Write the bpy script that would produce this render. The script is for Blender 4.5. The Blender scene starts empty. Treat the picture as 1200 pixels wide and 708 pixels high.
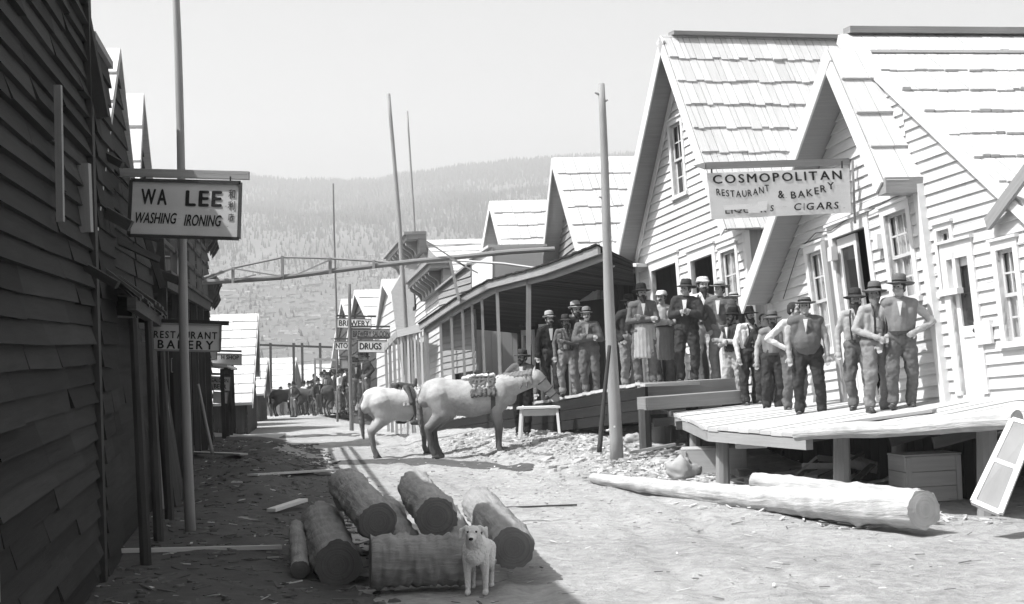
import bpy, bmesh, math, random
import numpy as np
from mathutils import Vector, Matrix, noise as mnoise
random.seed(7)
R = math.radians
sc = bpy.context.scene
COL = sc.collection
V = Vector
# ---------------------------------------------------------------- camera
F = 2000.0; CX, CY = 600.0, 354.0; EYE = 2.15
pitch = math.atan((395 - 354) / F)
cam_d = bpy.data.cameras.new('camera'); cam = bpy.data.objects.new('camera', cam_d); COL.objects.link(cam)
cam_d.sensor_width = 36; cam_d.lens = 60.0; cam_d.clip_end = 9000; cam_d.clip_start = 0.1
CAMR = (Matrix.Rotation(R(90) + pitch, 3, 'X') @ Matrix.Rotation(R(-2.0), 3, 'Z'))
cam.matrix_world = Matrix.Translation((0, 0, EYE)) @ CAMR.to_4x4()
sc.camera = cam
CO = V((0, 0, EYE))
def ray(x, y):
    return CAMR @ V(((x - CX) / F, (CY - y) / F, -1.0))
def P(x, y, d):
    r = ray(x, y); return CO + r * (d / r.y)
def hit(x, y, o, n):
    r = ray(x, y); return CO + r * ((o - CO).dot(n) / r.dot(n))
# ---------------------------------------------------------------- materials
def nt(m):
    m.use_nodes = True; t = m.node_tree; t.nodes.clear(); return t
def node(t, ty, **kw):
    n = t.nodes.new(ty)
    for k, v in kw.items():
        if k.startswith('i_'):
            n.inputs[k[2:].replace('_', ' ')].default_value = v
        else: setattr(n, k, v)
    return n
def math_n(t, op, a, b):
    n = t.nodes.new('ShaderNodeMath'); n.operation = op
    for i, v in enumerate((a, b)):
        if isinstance(v, (int, float)): n.inputs[i].default_value = v
        else: t.links.new(v, n.inputs[i])
    return n.outputs[0]
MATS = {}
def mat(name, g, var=0.25, rnd=0.25, scale=(1.5, 28, 28), rough=0.85, bump=0.15, uv=True, stain=0.25, stainscale=0.8, spec=0.25, detail=6):
    """grey material: base tone g, fine grain (UV or object space), per-piece tone, large stains"""
    if name in MATS: return MATS[name]
    m = bpy.data.materials.new(name); t = nt(m); L = t.links.new
    out = node(t, 'ShaderNodeOutputMaterial'); b = node(t, 'ShaderNodeBsdfPrincipled')
    b.inputs['Roughness'].default_value = rough; b.inputs['Specular IOR Level'].default_value = spec
    L(b.outputs[0], out.inputs[0])
    tc = node(t, 'ShaderNodeTexCoord'); mp = node(t, 'ShaderNodeMapping')
    mp.inputs['Scale'].default_value = scale
    L(tc.outputs['UV' if uv else 'Object'], mp.inputs[0])
    n1 = node(t, 'ShaderNodeTexNoise'); n1.inputs['Scale'].default_value = 1.0; n1.inputs['Detail'].default_value = detail; n1.inputs['Roughness'].default_value = 0.65
    L(mp.outputs[0], n1.inputs['Vector'])
    n2 = node(t, 'ShaderNodeTexNoise'); n2.inputs['Scale'].default_value = stainscale; n2.inputs['Detail'].default_value = 5
    L(tc.outputs['Object'], n2.inputs['Vector'])
    at = node(t, 'ShaderNodeAttribute'); at.attribute_name = 'rnd'
    v1 = math_n(t, 'MULTIPLY_ADD', n1.outputs[0], 2 * var); t.nodes[-1].inputs[2].default_value = 1 - var
    v2 = math_n(t, 'MULTIPLY_ADD', n2.outputs[0], 2 * stain); t.nodes[-1].inputs[2].default_value = 1 - stain
    v3 = math_n(t, 'MULTIPLY_ADD', at.outputs['Fac'], rnd); t.nodes[-1].inputs[2].default_value = 1 - rnd * .5
    v = math_n(t, 'MULTIPLY', math_n(t, 'MULTIPLY', math_n(t, 'MULTIPLY', v1, v2), v3), g)
    v = math_n(t, 'MINIMUM', v, 0.86)
    cb = node(t, 'ShaderNodeCombineColor')
    for i in range(3): L(v, cb.inputs[i])
    L(cb.outputs[0], b.inputs['Base Color'])
    if bump:
        bp = node(t, 'ShaderNodeBump'); bp.inputs['Strength'].default_value = bump; bp.inputs['Distance'].default_value = 0.02
        L(n1.outputs[0], bp.inputs['Height']); L(bp.outputs[0], b.inputs['Normal'])
    MATS[name] = m; return m
def glass_mat():
    m = bpy.data.materials.new('window_glass'); t = nt(m); L = t.links.new
    out = node(t, 'ShaderNodeOutputMaterial'); a = node(t, 'ShaderNodeBsdfTransparent'); g = node(t, 'ShaderNodeBsdfGlossy'); g.inputs['Roughness'].default_value = 0.04
    mx = node(t, 'ShaderNodeMixShader'); mx.inputs[0].default_value = 0.22
    L(a.outputs[0], mx.inputs[1]); L(g.outputs[0], mx.inputs[2]); L(mx.outputs[0], out.inputs[0]); return m
# ---------------------------------------------------------------- mesh builder
class MB:
    def __init__(s): s.v = []; s.f = []; s.uv = []; s.r = []
    def face(s, idx, uvs=None, r=0.5):
        s.f.append(tuple(idx)); s.uv.append(uvs or [(0, 0)] * len(idx)); s.r.append(r)
    def add(s, pts):
        b = len(s.v); s.v.extend(V(p) for p in pts); return b
    def hexa(s, p, r=None):
        """8 corners: 0-3 bottom loop, 4-7 top loop"""
        if r is None: r = random.random()
        b = s.add(p); P_ = s.v[b:b + 8]
        ou = random.random() * 40; ov = random.random() * 40
        ex, ey, ez = (P_[1] - P_[0]), (P_[3] - P_[0]), (P_[4] - P_[0])
        ax = max((ex, ey, ez), key=lambda q: q.length).normalized()
        for q in ((0, 3, 2, 1), (4, 5, 6, 7), (0, 1, 5, 4), (1, 2, 6, 5), (2, 3, 7, 6), (3, 0, 4, 7)):
            c = P_[q[0]]; e = P_[q[1]] - c; g = P_[q[3]] - c
            nn = e.cross(g)
            if nn.length < 1e-9: nn = V((0, 0, 1))
            w = ax.cross(nn.normalized())
            if w.length < .3: w = g.normalized() if g.length > 0 else w
            s.face([b + i for i in q], [(ou + (P_[i] - P_[0]).dot(ax), ov + (P_[i] - P_[0]).dot(w)) for i in q], r)
    def box(s, c, x, y, z, r=None):
        """centre c, half-axis vectors"""
        c, x, y, z = V(c), V(x), V(y), V(z)
        s.hexa([c - x - y - z, c + x - y - z, c + x + y - z, c - x + y - z, c - x - y + z, c + x - y + z, c + x + y + z, c - x + y + z], r)
    def abox(s, x0, x1, y0, y1, z0, z1, r=None):
        s.box(((x0 + x1) / 2, (y0 + y1) / 2, (z0 + z1) / 2), ((x1 - x0) / 2, 0, 0), (0, (y1 - y0) / 2, 0), (0, 0, (z1 - z0) / 2), r)
    def bar(s, a, b, w, h, up=(0, 0, 1), r=None):
        a, b = V(a), V(b); d = (b - a); l = d.length; d.normalize(); u = V(up)
        x = d.cross(u)
        if x.length < 1e-4: x = d.cross(V((1, 0, 0)))
        x.normalize(); u = x.cross(d).normalized()
        s.box((a + b) / 2, d * (l / 2), x * (w / 2), u * (h / 2), r)
    def tube(s, pts, rad, n=10, wob=0.0, cap=True, r=None, seed=0):
        pts = [V(p) for p in pts]; m = len(pts)
        if not hasattr(rad, '__len__'): rad = [rad] * m
        if r is None: r = random.random()
        up = V((0, 0, 1)) if abs((pts[-1] - pts[0]).normalized().z) < .9 else V((1, 0, 0))
        b0 = len(s.v); L = 0
        for i, p in enumerate(pts):
            t = (pts[min(i + 1, m - 1)] - pts[max(i - 1, 0)]).normalized()
            x = t.cross(up).normalized(); y = x.cross(t)
            for k in range(n):
                a = 2 * math.pi * k / n
                rr = rad[i] * (1 + wob * mnoise.noise(V((math.cos(a) * 1.3 + seed, math.sin(a) * 1.3, i * .6 + seed))))
                s.v.append(p + (x * math.cos(a) + y * math.sin(a)) * rr)
        for i in range(m - 1):
            l2 = L + (pts[i + 1] - pts[i]).length
            for k in range(n):
                k2 = (k + 1) % n
                c0 = k / n * 6.28 * rad[i]; c1 = (k + 1) / n * 6.28 * rad[i]
                s.face([b0 + i * n + k, b0 + i * n + k2, b0 + (i + 1) * n + k2, b0 + (i + 1) * n + k], [(L, c0), (L, c1), (l2, c1), (l2, c0)], r)
            L = l2
        if cap:
            s.face([b0 + k for k in range(n)][::-1], [(math.cos(k) * .1, math.sin(k) * .1) for k in range(n)], r)
            s.face([b0 + (m - 1) * n + k for k in range(n)], [(math.cos(k) * .1, math.sin(k) * .1) for k in range(n)], r)
    def prism(s, poly, ext, r=None):
        """poly: planar loop of points, extruded by vector ext"""
        if r is None: r = random.random()
        n = len(poly); b = s.add(list(poly) + [V(p) + V(ext) for p in poly])
        p0 = V(poly[0]); e = (V(poly[1]) - p0).normalized(); nn = V(ext).normalized(); w = nn.cross(e)
        uv = lambda q: ((q - p0).dot(e), (q - p0).dot(w) + (q - p0).dot(nn))
        s.face([b + i for i in range(n)][::-1], [uv(s.v[b + i]) for i in range(n)][::-1], r)
        s.face([b + n + i for i in range(n)], [uv(s.v[b + n + i]) for i in range(n)], r)
        for i in range(n):
            j = (i + 1) % n; q = [b + i, b + j, b + n + j, b + n + i]
            s.face(q, [uv(s.v[k]) for k in q], r)
    def sphere(s, c, rx, ry=None, rz=None, n=12, m=8, rot=None, r=0.5):
        ry = ry or rx; rz = rz or rx; c = V(c); b = len(s.v)
        def q(th, ph):
            p = V((rx * math.sin(th) * math.cos(ph), ry * math.sin(th) * math.sin(ph), rz * math.cos(th)))
            return c + (rot @ p if rot else p)
        s.v.append(q(0, 0))
        for i in range(1, m):
            for k in range(n): s.v.append(q(math.pi * i / m, 2 * math.pi * k / n))
        s.v.append(q(math.pi, 0)); e = len(s.v) - 1
        for k in range(n):
            k2 = (k + 1) % n
            s.face([b, b + 1 + k, b + 1 + k2], None, r); s.face([e, b + 1 + (m - 2) * n + k2, b + 1 + (m - 2) * n + k], None, r)
            for i in range(m - 2):
                s.face([b + 1 + i * n + k, b + 1 + (i + 1) * n + k, b + 1 + (i + 1) * n + k2, b + 1 + i * n + k2], None, r)
    def cap(s, a, b, ra, rb, n=12):
        """tapered capsule a->b, closed manifold"""
        a, b = V(a), V(b); d = (b - a)
        if d.length < 1e-5: s.sphere(a, ra); return
        t = d.normalized(); up = V((0, 0, 1)) if abs(t.z) < .9 else V((0, 1, 0))
        x = t.cross(up).normalized(); y = x.cross(t)
        rings = []
        for k in (15, 40, 65): rings.append((a - t * ra * math.cos(R(k)), ra * math.sin(R(k))))
        rings.append((a, ra)); rings.append((b, rb))
        for k in (65, 40, 15): rings.append((b + t * rb * math.cos(R(k)), rb * math.sin(R(k))))
        b0 = len(s.v)
        for (p, rr) in rings:
            for k in range(n):
                q = 2 * math.pi * k / n; s.v.append(p + (x * math.cos(q) + y * math.sin(q)) * rr)
        m = len(rings)
        for i in range(m - 1):
            for k in range(n):
                k2 = (k + 1) % n
                s.face([b0 + i * n + k, b0 + i * n + k2, b0 + (i + 1) * n + k2, b0 + (i + 1) * n + k])
        s.face([b0 + k for k in range(n)][::-1]); s.face([b0 + (m - 1) * n + k for k in range(n)])
    def mesh(s, name, org=None):
        me = bpy.data.meshes.new(name)
        o = V(org) if org is not None else V((0, 0, 0))
        me.from_pydata([tuple(p - o) for p in s.v], [], s.f)
        u = me.uv_layers.new(name='UVMap')
        flat = [c for uv in s.uv for p in uv for c in p]
        if len(flat) == 2 * len(me.loops): u.data.foreach_set('uv', flat)
        a = me.attributes.new('rnd', 'FLOAT', 'FACE'); a.data.foreach_set('value', s.r)
        return me
def tagp(o, label=None, cat=None, group=None, kind=None):
    if label: o['label'] = label
    if cat: o['category'] = cat
    if group: o['group'] = group
    if kind: o['kind'] = kind
    return o
def link(name, me, m, parent=None, loc=(0, 0, 0), smooth=False):
    o = bpy.data.objects.new(name, me)
    if m: me.materials.append(m)
    COL.objects.link(o); o.location = loc
    if parent: o.parent = parent
    if smooth: me.polygons.foreach_set('use_smooth', [True] * len(me.polygons))
    return o
def mk(name, mb, m, parent=None, smooth=False, **kw):
    """world-space builder -> object; origin at base (or at the parent's base)"""
    if parent is not None:
        org = worldloc(parent); o = link(name, mb.mesh(name, org), m, parent, smooth=smooth)
    else:
        xs = [p.x for p in mb.v]; ys = [p.y for p in mb.v]; zs = [p.z for p in mb.v]
        org = V(((min(xs) + max(xs)) / 2, (min(ys) + max(ys)) / 2, min(zs)))
        o = link(name, mb.mesh(name, org), m, None, org, smooth=smooth)
    return tagp(o, **kw)
def worldloc(o):
    l = V(o.location)
    while o.parent: o = o.parent; l += V(o.location)
    return l
def empty(name, loc, label, cat, group=None, rz=0):
    o = bpy.data.objects.new(name, None); COL.objects.link(o); o.location = loc; o.rotation_euler = (0, 0, rz)
    o.empty_display_size = .2
    return tagp(o, label, cat, group)
def copy_tree(o, parent=None):
    c = o.copy(); COL.objects.link(c); c.parent = parent
    for ch in list(o.children): copy_tree(ch, c)
    return c
def remesh(mb, voxel, smooth=2, disp=0, dscale=.1, name='m', attr=None):
    me = mb.mesh(name); o = bpy.data.objects.new('tmp', me); COL.objects.link(o)
    md = o.modifiers.new('r', 'REMESH'); md.mode = 'VOXEL'; md.voxel_size = voxel; md.use_smooth_shade = True
    if smooth:
        s_ = o.modifiers.new('s', 'SMOOTH'); s_.iterations = smooth; s_.factor = .5
    if disp:
        tx = bpy.data.textures.new('cl', 'CLOUDS'); tx.noise_scale = dscale; tx.noise_depth = 4
        dm = o.modifiers.new('d', 'DISPLACE'); dm.texture = tx; dm.strength = disp; dm.mid_level = .5; dm.texture_coords = 'LOCAL'
    dg = bpy.context.evaluated_depsgraph_get(); ev = o.evaluated_get(dg)
    me2 = bpy.data.meshes.new_from_object(ev, depsgraph=dg); me2.name = name
    bpy.data.objects.remove(o); bpy.data.meshes.remove(me)
    return me2
# ---------------------------------------------------------------- text on boards
def text_pts(s, shear=0, bold=0):
    c = bpy.data.curves.new('t', 'FONT'); c.body = s; c.offset = bold; c.shear = shear; c.resolution_u = 3
    c.extrude = 0.0
    o = bpy.data.objects.new('t', c); COL.objects.link(o)
    dg = bpy.context.evaluated_depsgraph_get()
    me = bpy.data.meshes.new_from_object(o.evaluated_get(dg), depsgraph=dg)
    bpy.data.objects.remove(o)
    return [V(v.co) for v in me.vertices], [tuple(p.vertices) for p in me.polygons]
def lettering(mb, TL, TR, BL, n, s, rect, shear=0, bold=.02, arc=None, off=.004, sp=.35):
    """write s into rect (u0,v0,u1,v1; v down) of the board face"""
    TL, TR, BL = V(TL), V(TR), V(BL); U = TR - TL; W = BL - TL
    if arc is None: items = [(s, rect)]
    else:
        items = []; u0, v0, u1, v1 = rect; ws = []
        for ch in s:
            pv = text_pts(ch)[0]; ws.append((max(v.x for v in pv) - min(v.x for v in pv)) if pv else .3)
        gap = sp * sum(ws) / len(ws); tot = sum(ws) + gap * (len(s) - 1); k = (u1 - u0) / tot; a = u0
        for ch, w_ in zip(s, ws):
            dv = arc((a + w_ * k / 2 - u0) / (u1 - u0)); items.append((ch, (a, v0 + dv, a + w_ * k, v1 + dv))); a += (w_ + gap) * k
    for (tx, (u0, v0, u1, v1)) in items:
        vs, fs = text_pts(tx, shear, 0)
        if not vs: continue
        x0 = min(v.x for v in vs); x1 = max(v.x for v in vs); y0 = min(v.y for v in vs); y1 = max(v.y for v in vs)
        if tx in '.-·': y0, y1 = 0, .7
        bx = bold * .8 * (u1 - u0) / max(x1 - x0, 1e-5); by = bold * .5 * (v1 - v0) / max(y1 - y0, 1e-5)
        for j, (ox, oy) in enumerate(((0, 0), (-1, 0), (1, 0), (0, -1), (0, 1)) if bold and tx not in '.-' else ((0, 0),)):
            b = mb.add([TL + U * (u0 + (v.x - x0) / max(x1 - x0, 1e-5) * (u1 - u0) + ox * bx) + W * (v1 - (v.y - y0) / max(y1 - y0, 1e-5) * (v1 - v0) + oy * by) + n * (off + j * .0006) for v in vs])
            for f in fs: mb.face([b + i for i in f])
# ---------------------------------------------------------------- clapboards, shakes, planks
def interval(poly, h):
    xs = []
    n = len(poly)
    for i in range(n):
        (s0, h0), (s1, h1) = poly[i], poly[(i + 1) % n]
        if (h0 - h) * (h1 - h) <= 0 and h0 != h1:
            xs.append(s0 + (s1 - s0) * (h - h0) / (h1 - h0))
    return (min(xs), max(xs)) if len(xs) >= 2 else None
class Frame:
    """facade frame: origin, e1 along, e2 up, n outward"""
    def __init__(s, o, e1, e2, n): s.o, s.e1, s.e2, s.n = V(o), V(e1), V(e2), V(n)
    def pt(s, a, h, k=0): return s.o + s.e1 * a + s.e2 * h + s.n * k
    def px(s, x, y):
        q = hit(x, y, s.o, s.n) - s.o
        # oblique-safe inverse (e1 and e2 are orthonormal)
        return (q.dot(s.e1), q.dot(s.e2))
    def rect(s, x0, y0, x1, y1):
        c = [s.px(*q) for q in ((x0, y0), (x1, y0), (x1, y1), (x0, y1))]
        return (min(c[0][0], c[3][0]) * .5 + max(c[0][0], c[3][0]) * .5, (c[1][0] + c[2][0]) / 2, (c[2][1] + c[3][1]) / 2, (c[0][1] + c[1][1]) / 2)
def make_frame(o, far, tilt, lean=0):
    """o near end at base, far = far end at base (2D direction), outward = to the street (left)"""
    o, far = V(o), V(far); h = V((o.x - far.x, o.y - far.y, 0)).normalized()
    e1 = (h * math.cos(tilt) + V((0, 0, 1)) * math.sin(tilt)).normalized()
    n = h.cross(V((0, 0, 1))).normalized()  # candidate
    e2 = n.cross(e1).normalized()
    if e2.z < 0: e2 = -e2
    return e1, e2, n
def siding(mb, fr, poly, openings, course=.145, front=.024, back=-.05, hstep=None):
    hs = [p[1] for p in poly]; h = min(hs); top = max(hs)
    cuts = sorted(set([o[2] for o in openings] + [o[3] for o in openings] + hs))
    k = 0
    while h < top - 1e-4:
        hn = min(h + course, top); r = random.random(); srng = random.Random(int(h * 1000))
        segs = [h] + [c for c in cuts if h + 1e-4 < c < hn - 1e-4] + [hn]
        for a, b in zip(segs, segs[1:]):
            if b - a < .002: continue
            ia, ib = interval(poly, a + 1e-5), interval(poly, b - 1e-5)
            if not ia or not ib: continue
            spans = [(ia[0], ia[1], ib[0], ib[1])]
            for (s0, s1, h0, h1) in openings:
                if h0 <= (a + b) / 2 <= h1:
                    ns = []
                    for (l0, r0, l1, r1) in spans:
                        if s1 <= min(l0, l1) or s0 >= max(r0, r1): ns.append((l0, r0, l1, r1)); continue
                        if s0 > min(l0, l1): ns.append((l0, s0, l1, s0))
                        if s1 < max(r0, r1): ns.append((s1, r0, s1, r1))
                    spans = ns
            fa = front - (front - .004) * (a - h) / course; fb = front - (front - .004) * (b - h) / course
            sp2 = []
            for (l0, r0, l1, r1) in spans:   # butt joints
                c0 = max(l0, l1) + srng.uniform(1.2, 3.6)
                while c0 < min(r0, r1) - .5:
                    sp2.append((l0, c0 - .003, l1, c0 - .003)); l0 = l1 = c0 + .003; c0 += srng.uniform(2.2, 3.8)
                sp2.append((l0, r0, l1, r1))
            for (l0, r0, l1, r1) in sp2:
                if r0 - l0 < .01 and r1 - l1 < .01: continue
                r0 = max(r0, l0 + .004); r1 = max(r1, l1 + .004)
                w0, w1 = random.uniform(0, .008), random.uniform(0, .008)
                mb.hexa([fr.pt(l0, a, back), fr.pt(r0, a, back), fr.pt(r0, a, fa + w0), fr.pt(l0, a, fa + w1),
                         fr.pt(l1, b, back), fr.pt(r1, b, back), fr.pt(r1, b, fb), fr.pt(l1, b, fb)], (r + random.random()) / 2)
        h = hn
def shakes(mb, A, B, C, D, course=.6, wmin=.09, wmax=.22, th=.026, jit=.04, over=1.12, missing=0.0, under=None):
    """roof slope: A ridge front, B ridge back, C eave back, D eave front"""
    A, B, C, D = V(A), V(B), V(C), V(D)
    L = ((B - A).length + (C - D).length) / 2; H = ((D - A).length + (C - B).length) / 2
    n = (B - A).cross(D - A).normalized()
    if n.z < 0: n = -n
    rows = max(1, round(H / course))
    for i in range(rows):
        v0 = i / rows; v1 = (i + 1) / rows
        u = 0.0
        while u < 1:
            w = random.uniform(wmin, wmax) / L; u2 = min(u + w, 1)
            if 1 - u2 < .3 * w: u2 = 1
            t0 = th * random.uniform(.7, 1.25); r = random.random()
            ve = v1 * 1.0 + random.uniform(-.3, 1) * jit / H
            vs = max(0, v0 - (over - 1) * course / H)
            q = lambda uu, vv, k: (A.lerp(B, uu)).lerp(D.lerp(C, uu), vv) + n * k
            g = .006 / L
            lift = .014 * random.random() + (.035 * random.random() if random.random() < .06 else 0)
            if random.random() >= missing:
                mb.hexa([q(u + g, vs, .0), q(u2 - g, vs, .0), q(u2 - g, ve, .012), q(u + g, ve, .012),
                     q(u + g, vs, .012), q(u2 - g, vs, .012), q(u2 - g, ve, .014 + t0 + lift), q(u + g, ve, .014 + t0 + lift)], r)
            u = u2
    # sheathing under the shakes
    (under if under is not None else mb).hexa([A - n * .05, B - n * .05, C - n * .05, D - n * .05, A - n * .002, B - n * .002, C - n * .002, D - n * .002], .5)
def clip(poly, a, b, c):
    """keep a*x+b*y<=c"""
    out = []
    n = len(poly)
    for i in range(n):
        p, q = poly[i], poly[(i + 1) % n]
        dp = a * p[0] + b * p[1] - c; dq = a * q[0] + b * q[1] - c
        if dp <= 0: out.append(p)
        if (dp < 0) != (dq < 0) and dp != dq:
            t = dp / (dp - dq); out.append((p[0] + (q[0] - p[0]) * t, p[1] + (q[1] - p[1]) * t))
    return out
def planked(mb, poly, zf, along, w=.24, th=.05, jit=.012):
    """deck of planks running along 2D direction `along`, clipped to poly"""
    a = V((along[0], along[1])).normalized(); p = V((-a.y, a.x))
    ds = [q[0] * p.x + q[1] * p.y for q in poly]; s = min(ds)
    while s < max(ds):
        c = clip(clip(poly, p.x, p.y, s + w - .006), -p.x, -p.y, -s)
        if len(c) >= 3:
            j = random.uniform(-jit, jit)
            mb.prism([V((x, y, zf(x, y) - th + j)) for x, y in c], (0, 0, th))
        s += w
# ---------------------------------------------------------------- palette (all grey: the place is seen in black and white)
M_WHITE = mat('white_painted_boards', .57, .2, .3, (1.2, 34, 34), .8, .35, stain=.2, stainscale=1.3)
M_WHITE2 = mat('weathered_white_boards', .5, .12, .22, (1.2, 30, 30), .8, .15, stain=.14, stainscale=1.1)
M_TRIM = mat('white_trim', .64, .08, .10, (1, 25, 25), .7, .1, stain=.08)
M_SHAKE = mat('new_split_shakes', .54, .34, .16, (1.5, 40, 40), .85, .3, stain=.12, stainscale=.7)
M_SHAKE2 = mat('old_split_shakes', .55, .22, .34, (1.5, 40, 40), .9, .3, stain=.2)
M_RAW = mat('raw_sawn_boards', .30, .25, .45, (1.2, 24, 24), .9, .25, stain=.22)
M_DECK = mat('sawn_deck_planks', .47, .28, .25, (1.2, 26, 26), .85, .2, stain=.15)
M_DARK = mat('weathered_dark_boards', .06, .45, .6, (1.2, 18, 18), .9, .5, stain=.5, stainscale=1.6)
M_BLACK = mat('wet_black_boards', .018, .4, .7, (1.2, 20, 20), .92, .3, stain=.4)  # base tone sunk to near black for porch wall, fascia and skirting
M_VDARK = mat('soot_dark_boards', .022, .6, 1.1, (1.2, 20, 20), .92, .3, stain=.35)  # base tone sunk very dark, mainly for left fronts and porch roof
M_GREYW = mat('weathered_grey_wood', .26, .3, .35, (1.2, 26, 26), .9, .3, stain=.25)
M_POLE = mat('peeled_pole_wood', .27, .25, .2, (.8, 18, 18), .85, .25, stain=.2, stainscale=2)
M_POLED = mat('dark_pole_wood', .14, .25, .2, (.8, 18, 18), .85, .25, stain=.2, stainscale=2)
M_BARK = mat('log_bark', .3, .5, .2, (2.5, 22, 22), .95, 1.0, stain=.4, stainscale=4)
M_BARKL = mat('pale_peeled_log', .42, .42, .1, (2.5, 24, 24), .95, 1.0, stain=.4, stainscale=5)
M_CUT = mat('cut_wood', .15, .5, .1, (3, 60, 6), .9, .5, stain=.3, stainscale=6)
M_SIGN = mat('sign_board_paint', .62, .12, .08, (1, 10, 10), .7, .08, stain=.22, stainscale=3)
M_SIGNL = mat('pale_sign_board', .72, .12, .08, (1, 10, 10), .7, .08, stain=.12, stainscale=3)
M_SIGND = mat('dull_sign_board', .26, .15, .08, (1, 10, 10), .8, .08, stain=.25, stainscale=3)
M_INK = mat('black_sign_paint', .02, .3, .1, (8, 8, 8), .7, 0, stain=.4, stainscale=14)
M_INKG = mat('faded_sign_paint', .06, .3, .1, (8, 8, 8), .7, 0, stain=.3, stainscale=8)
M_CURT = mat('cotton_curtain', .7, .1, .1, (6, 6, 6), .95, .1, stain=.1)
M_SASH = mat('window_sash_paint', .5, .1, .1, rough=.7, bump=.05)
M_GLASS = glass_mat()
M_PANE = mat('dark_window_pane', .03, .1, .1, rough=.12, bump=0, spec=.6)
M_IRON = mat('iron', .05, .1, .1, rough=.6, bump=0)

def wl(p): return V(p)
def window(fr, s0, s1, h0, h1, parent, cols=2, rows=2, curtain=True, head=True, casing=.11, label=None, pane=None):
    w = MB(); k0, k1 = -.01, .045
    c = casing
    f = lambda a, b, p, q, k0=k0, k1=k1: w.hexa([fr.pt(a, p, k0), fr.pt(b, p, k0), fr.pt(b, p, k1), fr.pt(a, p, k1), fr.pt(a, q, k0), fr.pt(b, q, k0), fr.pt(b, q, k1), fr.pt(a, q, k1)], .5 + .3 * random.random())
    f(s0 - c, s0, h0, h1); f(s1, s1 + c, h0, h1); f(s0 - c, s1 + c, h1, h1 + c)
    f(s0 - c - .03, s1 + c + .03, h0 - .07, h0, -.01, .08)
    if head: f(s0 - c - .03, s1 + c + .03, h1 + c, h1 + c + .035, -.01, .075)
    wo = mk('window', w, M_TRIM, parent)
    if label: wo['label'] = label
    s = MB(); g = lambda a, b, p, q, k0, k1: s.hexa([fr.pt(a, p, k0), fr.pt(b, p, k0), fr.pt(b, p, k1), fr.pt(a, p, k1), fr.pt(a, q, k0), fr.pt(b, q, k0), fr.pt(b, q, k1), fr.pt(a, q, k1)], .5)
    mid = (h0 + h1) / 2; t = .045
    for (a, b, kk) in ((h0, mid + .02, -.05), (mid - .02, h1, -.02)):
        g(s0, s0 + t, a, b, kk - .02, kk); g(s1 - t, s1, a, b, kk - .02, kk)
        g(s0 + t, s1 - t, a, a + t, kk - .019, kk - .001); g(s0 + t, s1 - t, b - t, b, kk - .019, kk - .001)
        for i in range(1, cols):
            x = s0 + (s1 - s0) * i / cols; g(x - .013, x + .013, a + t, b - t, kk - .017, kk - .003)
        for i in range(1, rows):
            y = a + (b - a) * i / rows; g(s0 + t, s1 - t, y - .012, y + .012, kk - .016, kk - .004)
    mk('sash', s, M_SASH, wo)
    gl = MB(); gl.hexa([fr.pt(s0, h0, -.062), fr.pt(s1, h0, -.062), fr.pt(s1, h0, -.058), fr.pt(s0, h0, -.058), fr.pt(s0, h1, -.062), fr.pt(s1, h1, -.062), fr.pt(s1, h1, -.058), fr.pt(s0, h1, -.058)])
    mk('glass', gl, pane or M_GLASS, wo)
    if curtain:
        cu = MB(); N = 40; b = []
        full = curtain == 'full'
        for side in ((0, .36), (.62, 1.0)) if not full else ((0, .98),):
            b0 = len(cu.v)
            for i in range(N + 1):
                u = side[0] + (side[1] - side[0]) * i / N
                k = -.10 + .018 * math.sin(u * 42) + .01 * math.sin(u * 97)
                cu.add([fr.pt(s0 + (s1 - s0) * u, h0 + .02, k), fr.pt(s0 + (s1 - s0) * u, h1, k * .8 - .02)])
            for i in range(N): cu.face([b0 + 2 * i, b0 + 2 * i + 2, b0 + 2 * i + 3, b0 + 2 * i + 1])
        mk('curtain', cu, M_CURT, wo)
    # dark lining behind so the room reads unlit
    return wo
def casing(fr, s0, s1, h0, h1, parent, c=.12, name='door_frame', m=None):
    w = MB()
    f = lambda a, b, p, q, k1=.045: w.hexa([fr.pt(a, p, -.05), fr.pt(b, p, -.05), fr.pt(b, p, k1), fr.pt(a, p, k1), fr.pt(a, q, -.05), fr.pt(b, q, -.05), fr.pt(b, q, k1), fr.pt(a, q, k1)], .5)
    f(s0 - c, s0, h0, h1); f(s1, s1 + c, h0, h1); f(s0 - c, s1 + c, h1, h1 + c * 1.4); f(s0 - c - .03, s1 + c + .03, h1 + c * 1.4, h1 + c * 1.4 + .035, .08)
    return mk(name, w, m or M_TRIM, parent)
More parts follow.
